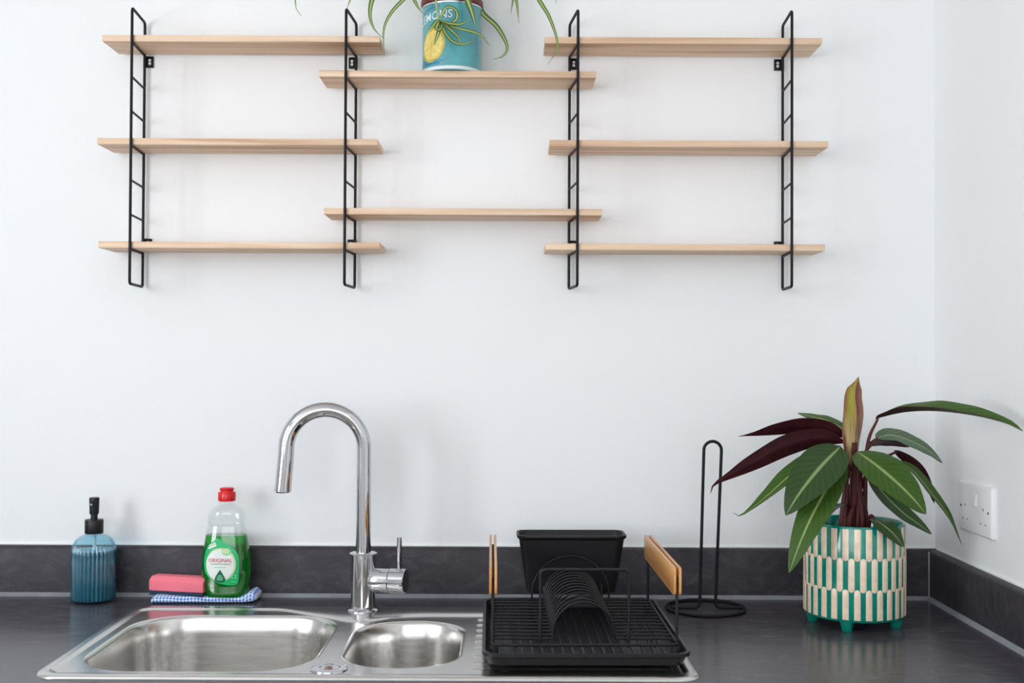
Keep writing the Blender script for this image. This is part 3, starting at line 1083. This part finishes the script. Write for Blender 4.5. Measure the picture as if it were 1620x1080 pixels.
for i in range(NH):
    y = -0.128 + i * 0.0235
    if h0 is None:
        h0 = G().tube(full, 0.0018, 8).build('plate_hoop', 'rack_wire', rack, (0, y, zf + 0.0008))
    else:
        child_copy(h0, rack, (0, y, zf + 0.0008))
big = [(-0.066 * math.cos(math.pi * k / 28), rd - 0.003, zf + 0.008 + 0.066 * math.sin(math.pi * k / 28)) for k in range(29)]
G().tube([(big[0][0], rd - 0.003, zf)] + big + [(big[-1][0], rd - 0.003, zf)], 0.0018, 10, up=(0, 1, 0)).build('end_hoop', 'rack_wire', rack)
G().tube(fillet([(-0.0650, -0.151, zf), (-0.0650, -0.151, 0.1250), (0.0640, -0.151, 0.1250), (0.0640, -0.151, zf)], 0.009, 6), 0.0022, 10, up=(0, 1, 0)).build('divider_frame', 'rack_wire', rack)
for s in (-1, 1):
    x = s * rw
    post = fillet([(x, -0.152, 0.006), (x, -0.152, 0.112), (x, 0.160, 0.112), (x, 0.160, 0.006)], 0.006, 4)
    G().tube(post, 0.0023, 10, up=(1, 0, 0)).build('handle_post', 'rack_wire', rack)
    for k in (-1, 1):
        pr = rrect(-0.160, 0.168, 0.0895, 0.1290, 0.006, 0, 5, 1)
        xx = x + k * 0.0038
        rr_ = [[(xx + e, y * sc + 0.004 * (1 - sc), 0.10925 + (z - 0.10925) * sc) for y, z, _ in pr] for e, sc in ((-0.0020, 0.99), (-0.0014, 1.0), (0.0014, 1.0), (0.0020, 0.99))]
        G().loft(rr_).build('handle_slat', 'bamboo', rack)
    for y in (-0.152, 0.160):
        G().lathe([(0, 0), (0.0060, 0), (0.0065, 0.004), (0.0062, 0.014), (0.004, 0.016), (0, 0.016)], 18).build('rubber_foot', 'rubber', rack, (x * 0.985, y, 0))

caddy = thing('cutlery_caddy', 'black plastic cutlery caddy hooked on the back of the dish rack', 'cutlery caddy', (0.1055, -0.1330, 0.0345), 0.02)


def cr(hx, hy, z, r=0.016):
    return rrect(-hx, hx, -hy, hy, r, z, 8, 3)


rings = [cr(0.066, 0.013, 0.0, 0.010), cr(0.0745, 0.020, 0.0003), cr(0.0778, 0.0232, 0.0030), cr(0.0795, 0.0245, 0.010), cr(0.0918, 0.0330, 0.0955), cr(0.0950, 0.0362, 0.0985), cr(0.0958, 0.0370, 0.1000), cr(0.0958, 0.0370, 0.1032), cr(0.0950, 0.0362, 0.1042),
         cr(0.0925, 0.0337, 0.1042), cr(0.0905, 0.0317, 0.1000), cr(0.0765, 0.0215, 0.006), cr(0.066, 0.013, 0.004, 0.010)]
G().loft(rings, True, True).build('caddy_body', 'black_plastic', caddy)
for s in (-1, 1):
    G().tube(fillet([(s * 0.05, -0.024, 0.020), (s * 0.05, -0.0480, 0.020), (s * 0.05, -0.0480, -0.002)], 0.004, 4), 0.0020, 8).build('hook', 'black_plastic', caddy)

# ------------------------------------------------------------------ paper towel holder
ph = thing('paper_towel_holder', 'empty black wire paper towel holder between dish rack and plant', 'towel holder', (0.3470, -0.1110, 0))
ring = [(0.0685 * math.cos(2 * math.pi * k / 64), 0.0685 * math.sin(2 * math.pi * k / 64), 0.0032) for k in range(64)]
G().tube(ring, 0.0032, 12, True).build('base_ring', 'black_wire', ph)
lp = [(-0.0675, 0, 0.0036), (-0.0105, 0, 0.0036), (-0.0035, 0, 0.2835)]
arc = [(0.0122 - 0.0157 * math.cos(math.pi * k / 14), 0, 0.2835 + 0.0157 * math.sin(math.pi * k / 14)) for k in range(15)]
hp = fillet(lp[:2] + [lp[2]], 0.009, 6) + [Vector(p) for p in arc[1:-1]] + fillet([(0.0279, 0, 0.2835), (0.0175, 0, 0.0036), (0.0675, 0, 0.0036)], 0.009, 6)
G().tube(hp, 0.0028, 12, up=(0, 1, 0)).build('upright_hoop', 'black_wire', ph)

# ------------------------------------------------------------------ double wall socket
so = thing('wall_socket', 'white double plug socket on the right wall above the upstand', 'socket', (ROOM_X1, -0.2095, 0.1930))
pr = []
for off, x in ((0.0, 0.0), (0.0, -0.0055), (0.0012, -0.0075), (0.0032, -0.0088)):
    pr.append([(x, y, z) for y, z, _ in rrect(-0.0700 + off, 0.0700 - off, -0.0430 + off, 0.0430 - off, 0.004, 0, 5, 2)])
G().loft(pr).build('plate', 'white_plastic', so)
for y in (0.0062, -0.0062):
    sw = [[(-0.0085, y - 0.0052, 0.0055), (-0.0085, y + 0.0052, 0.0055), (-0.0085, y + 0.0052, 0.0265), (-0.0085, y - 0.0052, 0.0265)],
          [(-0.0128, y - 0.0048, 0.0065), (-0.0128, y + 0.0048, 0.0065), (-0.0098, y + 0.0048, 0.0260), (-0.0098, y - 0.0048, 0.0260)]]
    G().loft(sw).build('rocker_switch', 'white_plastic', so, flat=True)
for cy in (0.0385, -0.0385):
    for (dy, z, wy, wz) in ((0.0, 0.0035, 0.0042, 0.0080), (0.0098, -0.0205, 0.0062, 0.0042), (-0.0098, -0.0205, 0.0062, 0.0042)):
        G().box((-0.0088, cy + dy, z), (0.0006, wy, wz), 0.0002).build('socket_slot', 'dark_hole' if False else 'white_plastic', so)
        G().box((-0.0090, cy + dy, z - 0.0004), (0.0006, wy * 0.72, wz * 0.55), 0.0002).build('slot_opening', 'dark_hole', so)
for y in (0.0580, -0.0580):
    s_ = G().lathe([(0, 0), (0.0026, 0), (0.0020, 0.0008), (0, 0.0009)], 14, (0, 0, 0), axis='X')
    o = s_.build('screw', 'dark_hole', so, (-0.0087, y, 0.0))
    o.rotation_euler = (0, 0, math.pi)

# ------------------------------------------------------------------ potted prayer plant
PX, PY = 0.583, -0.210
plant = thing('potted_plant', 'large-leaved green and maroon plant in a striped teal and cream footed pot in the corner', 'potted plant', (PX, PY, 0))
PR, PZ0, PZ1 = 0.0832, 0.0150, 0.1725
pot = G().lathe([(0.0, PZ0), (0.074, PZ0), (0.0805, PZ0 + 0.0018), (PR, PZ0 + 0.007), (PR, PZ1 - 0.004), (PR - 0.0012, PZ1 - 0.0008), (PR - 0.003, PZ1), (PR - 0.0050, PZ1 - 0.001), (PR - 0.006, PZ1 - 0.004), (PR - 0.007, 0.10), (0.0, 0.10)], 72).build('pot', 'teal_glaze', plant)
pot['label'] = 'teal glazed pot with three rows of cream stripes'
for a in (-116, -27, 63, 166):
    aa = math.radians(a)
    G().lathe([(0.0, 0.0), (0.0082, 0.0), (0.0090, 0.0010), (0.0118, 0.0150), (0.012, 0.0200), (0.0, 0.0200)], 20).build('foot', 'teal_glaze', pot, (0.0680 * math.cos(aa), 0.0680 * math.sin(aa), 0))


def stripe_mesh(w, z0, z1, round0, round1):
    h = w / 2
    out = []
    nb = 8
    if round1:
        out += [(h * math.cos(math.pi * k / nb), z1 - h + h * math.sin(math.pi * k / nb)) for k in range(nb + 1)]
    else:
        out += [(h, z1), (-h, z1)]
    if round0:
        out += [(-h * math.cos(math.pi * k / nb), z0 + h - h * math.sin(math.pi * k / nb)) for k in range(nb + 1)]
    else:
        out += [(-h, z0), (h, z0)]
    zc_ = (z0 + z1) / 2
    rings_ = []
    for k, rr_ in ((1.0, PR - 0.0002), (0.93, PR + 0.0007), (0.80, PR + 0.0010)):
        ring_ = []
        for x, z in out:
            xx = x * k
            zz = zc_ + (z - zc_) * (1 - (1 - k) * w / (z1 - z0))
            th = xx / PR
            ring_.append((rr_ * math.sin(th), -rr_ * math.cos(th), zz))
        rings_.append(ring_)
    return G().loft(rings_, False, True)


NS = 28
for (z0, z1, r0_, r1_, ph_) in ((0.1165, PZ1 - 0.0035, True, False, 0.0), (0.0655, 0.1215, True, True, 0.5), (PZ0 + 0.0055, 0.0705, False, True, 0.0)):
    s0 = None
    for i in range(NS):
        rot = (0, 0, 2 * math.pi * (i + ph_) / NS)
        if s0 is None:
            s0 = stripe_mesh(0.0106, z0, z1, r0_, r1_).build('cream_stripe', 'cream_slip', pot)
            s0.rotation_euler = rot
        else:
            child_copy(s0, pot, (0, 0, 0), rot)
G().lathe([(0.0, 0.101), (0.075, 0.101), (0.0755, 0.146), (0.04, 0.150), (0.0, 0.151)], 40).build('soil', 'soil', plant)


def even(pts, n):
    q = spline(pts, 12 * n)
    d = [0.0]
    for a, b in zip(q, q[1:]):
        d.append(d[-1] + (b - a).length)
    out, k = [], 0
    for i in range(n + 1):
        t = d[-1] * i / n
        while k < len(d) - 2 and d[k + 1] < t:
            k += 1
        f = (t - d[k]) / max(1e-9, d[k + 1] - d[k])
        out.append(q[k].lerp(q[k + 1], min(1.0, max(0.0, f))))
    return out


def leaf(name, root, pts, hw, n0, n1, fold, mats, thick=0.0005, n=18, m=8, prof=None, arch=0.0, label=None, wav=0.0, tipw=0.0):
    P = even(pts, n)
    N0, N1 = Vector(n0).normalized(), Vector(n1).normalized()
    layers = ([], [])
    uvs = []
    for i, p in enumerate(P):
        t = i / n
        T = (P[min(i + 1, n)] - P[max(i - 1, 0)]).normalized()
        nn = (N0 * (1 - t) + N1 * t)
        nn = (nn - T * nn.dot(T)).normalized()
        side = T.cross(nn)
        w = hw * prof(t)
        w = max(w, 0.0004)
        for j in range(m + 1):
            u = 2 * j / m - 1
            lift = (fold * abs(u) - arch * u * u) * w + wav * w * math.sin(t * 23 + u * 2) * abs(u)
            q = p + side * (u * w * math.sqrt(max(0.05, 1 - min(0.95, fold * fold) * 0.5))) + nn * lift
            layers[0].append(q + nn * thick / 2)
            layers[1].append(q - nn * thick / 2)
            uvs.append((j / m, t))
    W = m + 1
    o2 = len(layers[0])
    g = G()
    top, bot, rim_ = [], [], []
    for i in range(n):
        for j in range(m):
            a, b, c, d = i * W + j, i * W + j + 1, (i + 1) * W + j + 1, (i + 1) * W + j
            top.append((a, b, c, d))
            bot.append((a + o2, d + o2, c + o2, b + o2))
        for j in (0, m):
            a, d = i * W + j, (i + 1) * W + j
            rim_.append((a, d, d + o2, a + o2))
    for i in (0, n):
        for j in range(m):
            rim_.append((i * W + j, i * W + j + 1, i * W + j + 1 + o2, i * W + j + o2))
    g.add(layers[0] + layers[1], top, 0, uvs + uvs)
    for f in bot:
        g.f.append(f); g.m.append(1)
    for f in rim_:
        g.f.append(f); g.m.append(1)
    o = g.build(name, mats, root, angle=75)
    if label:
        o['label'] = label
    return o


def broad(t):
    """broad lance-shaped blade"""
    return max(0.0, math.sin(math.pi * min(1.0, t ** 0.72)) ** 0.72) if t < 0.985 else 0.02


def slim(t):
    return max(0.0, math.sin(math.pi * min(1.0, t ** 0.74)) ** 1.05) * (1.0 if t < 0.75 else 1.0 - 0.35 * (t - 0.75) / 0.25)


LEAVES={
 'long_right': [(0.0269,-0.0300,0.3473), (0.0612,-0.0700,0.3598), (0.0951,-0.1200,0.3642), (0.1380,-0.1650,0.3594), (0.1725,-0.2000,0.3496), (0.1909,-0.2200,0.3383)],
 'sheen_right': [(0.0363,0.0000,0.3125), (0.0664,0.0100,0.3174), (0.1022,0.0200,0.3071), (0.1384,0.0300,0.2892), (0.1649,0.0400,0.2677)],
 'maroon_right': [(0.0316,0.0200,0.3035), (0.0683,0.0500,0.3049), (0.0970,0.0700,0.3003), (0.1238,0.0900,0.2912)],
 'big_right': [(-0.0068,-0.0400,0.2928), (0.0145,-0.0700,0.2735), (0.0390,-0.0900,0.2498), (0.0616,-0.1050,0.2250), (0.0832,-0.1100,0.1983)],
 'low_right': [(0.0255,0.0000,0.2491), (0.0444,-0.0250,0.2188), (0.0711,-0.0400,0.1901), (0.0940,-0.0500,0.1727), (0.1120,-0.0550,0.1579)],
 'rim_right': [(0.0144,-0.0600,0.1842), (0.0216,-0.0800,0.1777), (0.0349,-0.0930,0.1652), (0.0510,-0.1000,0.1439)],
 'droop_right': [(0.0772,0.0100,0.2742), (0.1076,0.0200,0.2551), (0.1387,0.0250,0.2189), (0.1709,0.0300,0.1782), (0.1968,0.0350,0.1264)],
 'maroon_droop': [(0.0816,0.0400,0.2892), (0.1269,0.0600,0.2591), (0.1503,0.0700,0.2283), (0.1632,0.0750,0.1934)],
 'maroon_upper_left': [(-0.0093,0.0100,0.3116), (-0.0417,0.0100,0.3288), (-0.0825,0.0200,0.3313), (-0.1259,0.0200,0.3256), (-0.1640,0.0200,0.3179), (-0.1922,0.0200,0.3134)],
 'green_upper_left': [(0.0048,0.0400,0.3196), (-0.0282,0.0600,0.3381), (-0.0508,0.0800,0.3448), (-0.0716,0.1000,0.3505)],
 'maroon_left': [(-0.0172,-0.0100,0.3054), (-0.0618,-0.0250,0.3127), (-0.1173,-0.0350,0.3025), (-0.1711,-0.0400,0.2774), (-0.2185,-0.0400,0.2519), (-0.2448,-0.0400,0.2371), (-0.2511,-0.0400,0.2223)],
 'curl_left': [(-0.0201,0.0100,0.2986), (-0.0685,-0.0100,0.2785), (-0.1137,-0.0200,0.2504), (-0.1520,-0.0250,0.2179), (-0.1806,-0.0250,0.1945), (-0.1997,-0.0250,0.1827), (-0.2103,-0.0250,0.1880)],
 'big_left': [(-0.0342,-0.0400,0.3011), (-0.0706,-0.0700,0.2752), (-0.0995,-0.0900,0.2492), (-0.1237,-0.1050,0.2232), (-0.1422,-0.1100,0.1953)],
 'low_left': [(-0.0260,-0.0300,0.2751), (-0.0606,-0.0600,0.2359), (-0.0944,-0.0900,0.1929), (-0.1186,-0.1050,0.1490), (-0.1370,-0.1100,0.1032)],
 'rim_left': [(-0.0208,-0.0300,0.2043), (-0.0474,-0.0500,0.2003), (-0.0706,-0.0700,0.1872), (-0.0908,-0.0800,0.1658)],
 'upright': [(-0.0066,-0.0250,0.2694), (-0.0080,-0.0300,0.3069), (-0.0063,-0.0350,0.3547), (-0.0084,-0.0350,0.3864), (-0.0031,-0.0350,0.4171)],
}

TOPM, DARKM, SHEENM = ['leaf_green', 'leaf_under'], ['leaf_dark', 'leaf_under'], ['leaf_sheen', 'leaf_under']
LEAF_SPEC = {
    # half width, normal at base, normal at tip, fold, materials, profile
    'long_right': (0.026, (0, -0.25, 1), (0, -0.35, 1), 0.55, TOPM, broad),
    'sheen_right': (0.021, (-0.1, -0.5, 0.85), (0.2, -0.7, 0.7), 0.15, SHEENM, broad),
    'maroon_right': (0.016, (0, 0.7, 0.6), (0, 0.7, 0.6), 0.2, DARKM, broad),
    'big_right': (0.0400, (0.30, -0.80, 0.5), (0.35, -0.85, 0.35), 0.18, TOPM, broad),
    'low_right': (0.0185, (0.2, -0.7, 0.6), (0.2, -0.8, 0.5), 0.25, DARKM, broad),
    'rim_right': (0.0190, (0.3, -0.7, 0.5), (0.4, -0.9, 0.3), 0.2, DARKM, broad),
    'droop_right': (0.0140, (0.5, -0.7, 0.5), (0.7, -0.6, 0.3), 0.35, TOPM, slim),
    'maroon_droop': (0.0095, (0.1, 0.8, 0.5), (0.1, 0.8, 0.5), 0.2, DARKM, broad),
    'maroon_upper_left': (0.0165, (0, 0.80, 0.6), (0, 0.85, 0.5), 0.2, DARKM, slim),
    'green_upper_left': (0.0160, (0, -0.45, 0.9), (0, -0.45, 0.9), 0.15, TOPM, broad),
    'maroon_left': (0.0215, (0.0, 0.85, 0.5), (0, 0.9, 0.4), 0.25, DARKM, slim),
    'curl_left': (0.0185, (-0.3, -0.75, 0.6), (-0.3, -0.3, 0.9), 0.40, TOPM, slim),
    'big_left': (0.0375, (-0.25, -0.80, 0.5), (-0.4, -0.85, 0.3), 0.18, DARKM, broad),
    'low_left': (0.0260, (-0.30, -0.80, 0.4), (-0.3, -0.95, 0.2), 0.16, TOPM, broad),
    'rim_left': (0.0120, (-0.5, -0.4, 0.8), (-0.6, -0.5, 0.6), 0.3, DARKM, broad),
}
k_ = 0
for key, spec in LEAF_SPEC.items():
    hw, n0, n1, fold, mats, prof_ = spec
    pts = LEAVES[key]
    leaf('leaf', plant, pts, hw, n0, n1, fold, mats, prof=prof_, n=22, m=10, arch=0.10, wav=0.02)
    # its leaf stalk from the soil up to the blade
    a = 2.4 * k_
    bx, by = 0.021 * math.cos(a) - 0.004, 0.017 * math.sin(a) - 0.010
    p0 = Vector((bx, by, 0.140))
    p3 = Vector(pts[0])
    d = (Vector(pts[1]) - p3).normalized()
    p1 = Vector((bx * 0.9, by, 0.19))
    hi = p3 - d * 0.016
    p2 = p1.lerp(hi, 0.6) + Vector((0, 0, 0.02))
    if p3.z < 0.21:
        sp2 = spline([p0, p0.lerp(p3, 0.6) + Vector((0, 0, 0.018)), p3 + d * 0.004], 10)
    else:
        mid = p1.lerp(p3, 0.62)
        mid = Vector((mid.x * 0.72, mid.y * 0.72 - 0.004, mid.z + 0.012))
        sp2 = spline([p0, p1, mid, p3 + d * 0.005], 18)
    nn_ = len(sp2)
    G().tube(sp2, [0.0052 - 0.0032 * i / (nn_ - 1) for i in range(nn_)], 10, up=(0, 1, 0)).build('leaf_stalk', 'stem', plant)
    k_ += 1
# young leaf still rolled, standing upright in the middle
up = LEAVES['upright']


def roll(t):
    return (0.30 + 0.85 * math.sin(math.pi * min(1, 0.12 + t * 0.74)) ** 1.2) * (1.0 if t < 0.86 else max(0.08, (1 - t) / 0.14))


leaf('rolled_leaf', plant, up, 0.0175, (0.1, -1, 0.1), (-0.15, -1, 0.1), -0.75, ['leaf_young', 'leaf_young'], prof=roll, n=22, m=10, arch=0.3, label='young upright leaf still rolled, olive and rust coloured')
sp2 = spline([(-0.006, -0.010, 0.14), (-0.007, -0.018, 0.20), Vector(up[0]), Vector(up[1])], 14)
G().tube(sp2, [0.0085 - 0.004 * i / 14 for i in range(15)], 12, up=(0, 1, 0)).build('leaf_stalk', 'stem', plant)

# ------------------------------------------------------------------ spider plant in the lemon tin
RT = 0.0542
TINX, TINY, TINZ = -0.113, -0.0570, SHELF2_TOP
spid = thing('spider_plant', 'variegated spider plant trailing from a teal lemon tin on the upper centre shelf', 'potted plant', (TINX, TINY, TINZ))
TH = 0.1245
tin = G().lathe([(0.0, 0.0), (RT - 0.001, 0.0), (RT, 0.0006), (RT, TH - 0.001), (RT - 0.001, TH), (RT - 0.002, TH), (RT - 0.002, 0.06), (0.0, 0.06)], 72).build('tin', 'tin_teal', spid)
tin['label'] = 'teal tin printed with a lemon and the word LEMONS'
G().lathe([(RT - 0.003, TH - 0.0030), (RT + 0.0012, TH - 0.0030), (RT + 0.0014, TH - 0.0005), (RT - 0.003, TH - 0.0005)], 72).build('tin_rim', 'tin_metal', tin)
G().lathe([(RT - 0.006, TH - 0.01), (RT - 0.003, TH + 0.0005), (RT + 0.0020, TH + 0.0010), (RT + 0.0034, TH + 0.004), (RT + 0.0028, TH + 0.0120), (RT - 0.001, TH + 0.0135), (RT - 0.006, TH + 0.0120), (RT - 0.008, TH - 0.01)], 72).build('pot_rim', 'terracotta', spid)
G().lathe([(0.0, 0.061), (RT - 0.003, 0.061), (RT - 0.003, TH - 0.001), (RT - 0.009, TH + 0.004), (0.0, TH + 0.006)], 40).build('soil', 'soil', spid)


def on_tin(s, z, off):
    th = s / RT
    return ((RT + off) * math.sin(th), -(RT + off) * math.cos(th), z)


def tin_print(name, outline, mat, off, step=0.005, parent=None):
    vs_, fs_ = grid_fill(outline, step)
    return G().add([on_tin(x, z, off) for x, z in vs_], fs_).build(name, mat, parent or tin, angle=80)


# white band with a scalloped upper edge
full_w = math.pi * RT * 0.999
nsc = 160
band = [(-full_w, 0.0012), (full_w, 0.0012)]
for i in range(nsc + 1):
    band.append((full_w - 2 * full_w * i / nsc, 0.0072 + 0.0007 * math.cos(i * math.pi)))
tin_print('white_band', band, 'tin_white', 0.0003, 0.006)
for (s0, s1, z0, z1) in ((-0.075, -0.020, 0.0118, 0.0142), (-0.075, -0.012, 0.0160, 0.0172), (-0.070, -0.026, 0.0185, 0.0200)):
    tin_print('blue_line', [(s0, z0), (s1, z0), (s1, z1), (s0, z1)], 'tin_blue', 0.0003)
for i in range(9):
    z = 0.030 + i * 0.0050
    tin_print('small_print', [(0.0545, z), (0.0572, z), (0.0572, z + 0.0036 - 0.0008 * (i % 2)), (0.0545, z + 0.0036 - 0.0008 * (i % 2))], 'tin_blue', 0.0003)
# halved lemon, leaning
ca, sa = math.cos(-0.45), math.sin(-0.45)


def lemon_shape(k):
    pts = []
    for i in range(48):
        a = 2 * math.pi * i / 48
        r = 1.0 + 0.13 * max(0, math.cos(a - math.pi / 2)) ** 9
        x, y = 0.0265 * k * math.cos(a) * r, 0.0305 * k * math.sin(a) * r
        pts.append((-0.0370 + x * ca - y * sa, 0.0455 + x * sa + y * ca))
    return pts


lem = tin_print('lemon', lemon_shape(1.0), 'lemon', 0.0003)
tin_print('lemon_flesh', lemon_shape(0.84), 'lemon_light', 0.0005, parent=lem)
for i in range(9):
    a = 2 * math.pi * (i + 0.5) / 9
    x1, y1 = 0.0150 * math.cos(a), 0.0225 * math.sin(a)
    px_, py_ = -0.0007 * math.sin(a), 0.0007 * math.cos(a)
    q = [(px_ * 0.3, py_ * 0.3), (x1 + px_, y1 + py_), (x1 - px_, y1 - py_), (-px_ * 0.3, -py_ * 0.3)]
    tin_print('lemon_segment_line', [(-0.0370 + x * ca - y * sa, 0.0455 + x * sa + y * ca) for x, y in q], 'lemon', 0.0007, parent=lem)
vs_, fs_ = text_polys('LEMONS', 0.0760, 0.0150)
G().add([on_tin(-0.0345 + x, 0.0990 + y + 0.10 * x - 1.3 * x * x, 0.0005) for x, y in vs_], fs_).build('lettering', 'tin_white', tin, flat=True)
swoosh = [(-0.070, 0.1065), (-0.045, 0.1140), (-0.02, 0.1165), (-0.02, 0.1150), (-0.045, 0.1120), (-0.070, 0.1040)]
tin_print('blue_line', swoosh[::-1], 'tin_blue', 0.0003)


SPIDER={
 'a': [(-0.0040,-0.0030,0.1641), (-0.0855,-0.0330,0.2349), (-0.1959,-0.0630,0.2293), (-0.2559,-0.0730,0.1632), (-0.2736,-0.0730,0.1235), (-0.2758,-0.0730,0.1065), (-0.2655,-0.0730,0.0896)],
 'b': [(-0.0040,-0.0030,0.1641), (-0.0633,-0.0230,0.2328), (-0.1301,-0.0430,0.2081), (-0.1673,-0.0530,0.1530), (-0.1874,-0.0530,0.1073)],
 'c': [(-0.0086,-0.0030,0.1617), (-0.0615,-0.0430,0.2084), (-0.1107,-0.0630,0.1842), (-0.1358,-0.0680,0.1313), (-0.1435,-0.0680,0.0950), (-0.1354,-0.0680,0.0678), (-0.1195,-0.0680,0.0521)],
 'd': [(-0.0081,-0.0130,0.1550), (-0.0378,-0.0530,0.1708), (-0.0816,-0.0680,0.1225), (-0.1057,-0.0730,0.0937), (-0.1179,-0.0730,0.0642), (-0.1165,-0.0730,0.0213)],
 'e': [(-0.0167,-0.0230,0.1484), (-0.0434,-0.0530,0.1593), (-0.0663,-0.0630,0.1355), (-0.0605,-0.0630,0.1128), (-0.0468,-0.0630,0.0958)],
 'g': [(0.0092,-0.0330,0.1488), (0.0196,-0.0630,0.1507), (0.0290,-0.0680,0.1230), (0.0382,-0.0680,0.0981), (0.0472,-0.0650,0.0673)],
 'h': [(0.0147,-0.0030,0.1583), (0.0348,-0.0130,0.1611), (0.0544,-0.0030,0.1176), (0.0813,-0.0030,0.0920), (0.1012,-0.0030,0.0570), (0.0955,-0.0030,0.0383), (0.0758,-0.0030,0.0312)],
 'i': [(0.0100,-0.0030,0.1618), (0.0637,-0.0230,0.2044), (0.1043,-0.0330,0.1665), (0.1171,-0.0330,0.1343), (0.1230,-0.0330,0.0893)],
 'i2': [(0.0100,-0.0030,0.1618), (0.0578,-0.0130,0.1961), (0.0985,-0.0230,0.1674), (0.1113,-0.0230,0.1408), (0.1080,-0.0230,0.1095)],
 'j': [(0.0100,-0.0030,0.1618), (0.0755,-0.0430,0.2205), (0.1327,-0.0630,0.1739), (0.1577,-0.0680,0.1213), (0.1758,-0.0680,0.0919), (0.1906,-0.0680,0.0512), (0.1896,-0.0680,0.0285), (0.1739,-0.0680,0.0058)],
 'k': [(0.0100,-0.0030,0.1618), (0.0863,0.0070,0.2500), (0.1566,0.0070,0.2151), (0.1825,0.0070,0.1740), (0.1920,0.0070,0.1388)],
 'l': [(-0.0121,-0.0030,0.1617), (-0.0892,0.0070,0.2375), (-0.1358,0.0070,0.2137), (-0.1554,0.0070,0.1666), (-0.1493,0.0070,0.1337)],
 'run': [(-0.0218,-0.0330,0.1486), (-0.0258,-0.0610,0.1511), (-0.0251,-0.0680,0.1205), (-0.0213,-0.0730,0.0850)],
 'p1': [(-0.0201,-0.0730,0.0839), (-0.0289,-0.0760,0.0728), (-0.0380,-0.0730,0.0646)],
 'p2': [(-0.0190,-0.0730,0.0828), (-0.0050,-0.0830,0.1024), (0.0107,-0.0830,0.0969), (0.0118,-0.0810,0.0828), (0.0006,-0.0810,0.0738), (-0.0130,-0.0780,0.0712)],
 'p3': [(-0.0179,-0.0730,0.0817), (0.0018,-0.0830,0.0732), (0.0207,-0.0780,0.0747), (0.0339,-0.0730,0.0841)],
 'p4': [(-0.0167,-0.0730,0.0805), (0.0097,-0.0830,0.0665), (0.0377,-0.0830,0.0599), (0.0545,-0.0810,0.0537), (0.0714,-0.0780,0.0366)],
 'p5': [(-0.0167,-0.0730,0.0805), (-0.0003,-0.0830,0.0642), (0.0154,-0.0830,0.0485), (0.0176,-0.0810,0.0333)],
 'p6': [(-0.0178,-0.0730,0.0794), (-0.0081,-0.0830,0.0574), (0.0054,-0.0830,0.0417), (0.0243,-0.0810,0.0379), (0.0433,-0.0790,0.0452)],
 'p7': [(-0.0190,-0.0730,0.0805), (-0.0195,-0.0810,0.0602), (-0.0284,-0.0790,0.0348)],
 'p8': [(-0.0190,-0.0730,0.0816), (-0.0239,-0.0830,0.0652), (-0.0173,-0.0810,0.0636), (-0.0130,-0.0780,0.0768)],
}


def blade(t):
    return min(1.0, 0.55 + t * 2.0) * (1.0 if t < 0.5 else max(0.03, (1 - ((t - 0.5) / 0.5) ** 1.7)))


SPMAT = ['spider', 'spider']
for key, pts in SPIDER.items():
    pts = [(x, y, z) for x, y, z in pts]
    if key == 'run':
        G().tube(spline([(-0.012, -0.01, 0.118)] + pts, 24), 0.0017, 8, up=(0, 1, 0)).build('runner', 'runner', spid)
        continue
    if key[0] == 'p':
        w = 0.0036
        q = pts
    else:
        w = {'g': 0.0078, 'c': 0.0072, 'd': 0.0040, 'j': 0.0056, 'h': 0.0060, 'b': 0.0080}.get(key, 0.0060)
        q = [(0.12 * pts[0][0], 0.5 * pts[0][1], 0.112)] + pts
    n0, n1 = (0.1, -0.7, 0.7), (0.25, -0.95, 0.1)
    leaf('leaf', spid, q, w, n0, n1, 0.35, SPMAT, thick=0.0004, n=30, m=4, prof=blade)
# the crown of the plant, above the picture's edge
for i in range(14):
    a = 2 * math.pi * i / 14 + 0.3
    c, s = math.cos(a), math.sin(a)
    reach = 0.09 + 0.03 * ((i * 7) % 5) / 5
    sy = 0.32 if s > 0 else 0.8
    q = [(0.01 * c, 0.01 * s * sy, 0.112), (0.30 * reach * c, 0.30 * reach * s * sy, 0.19 + 0.01 * (i % 3)), (0.75 * reach * c, 0.75 * reach * s * sy, 0.225), (1.1 * reach * c, 1.1 * reach * s * sy, 0.205), (1.3 * reach * c, 1.2 * reach * s * sy, 0.165)]
    leaf('leaf', spid, q, 0.0052, (c, s, 1), (c, s, 1), 0.35, SPMAT, thick=0.0004, n=20, m=4, prof=blade)
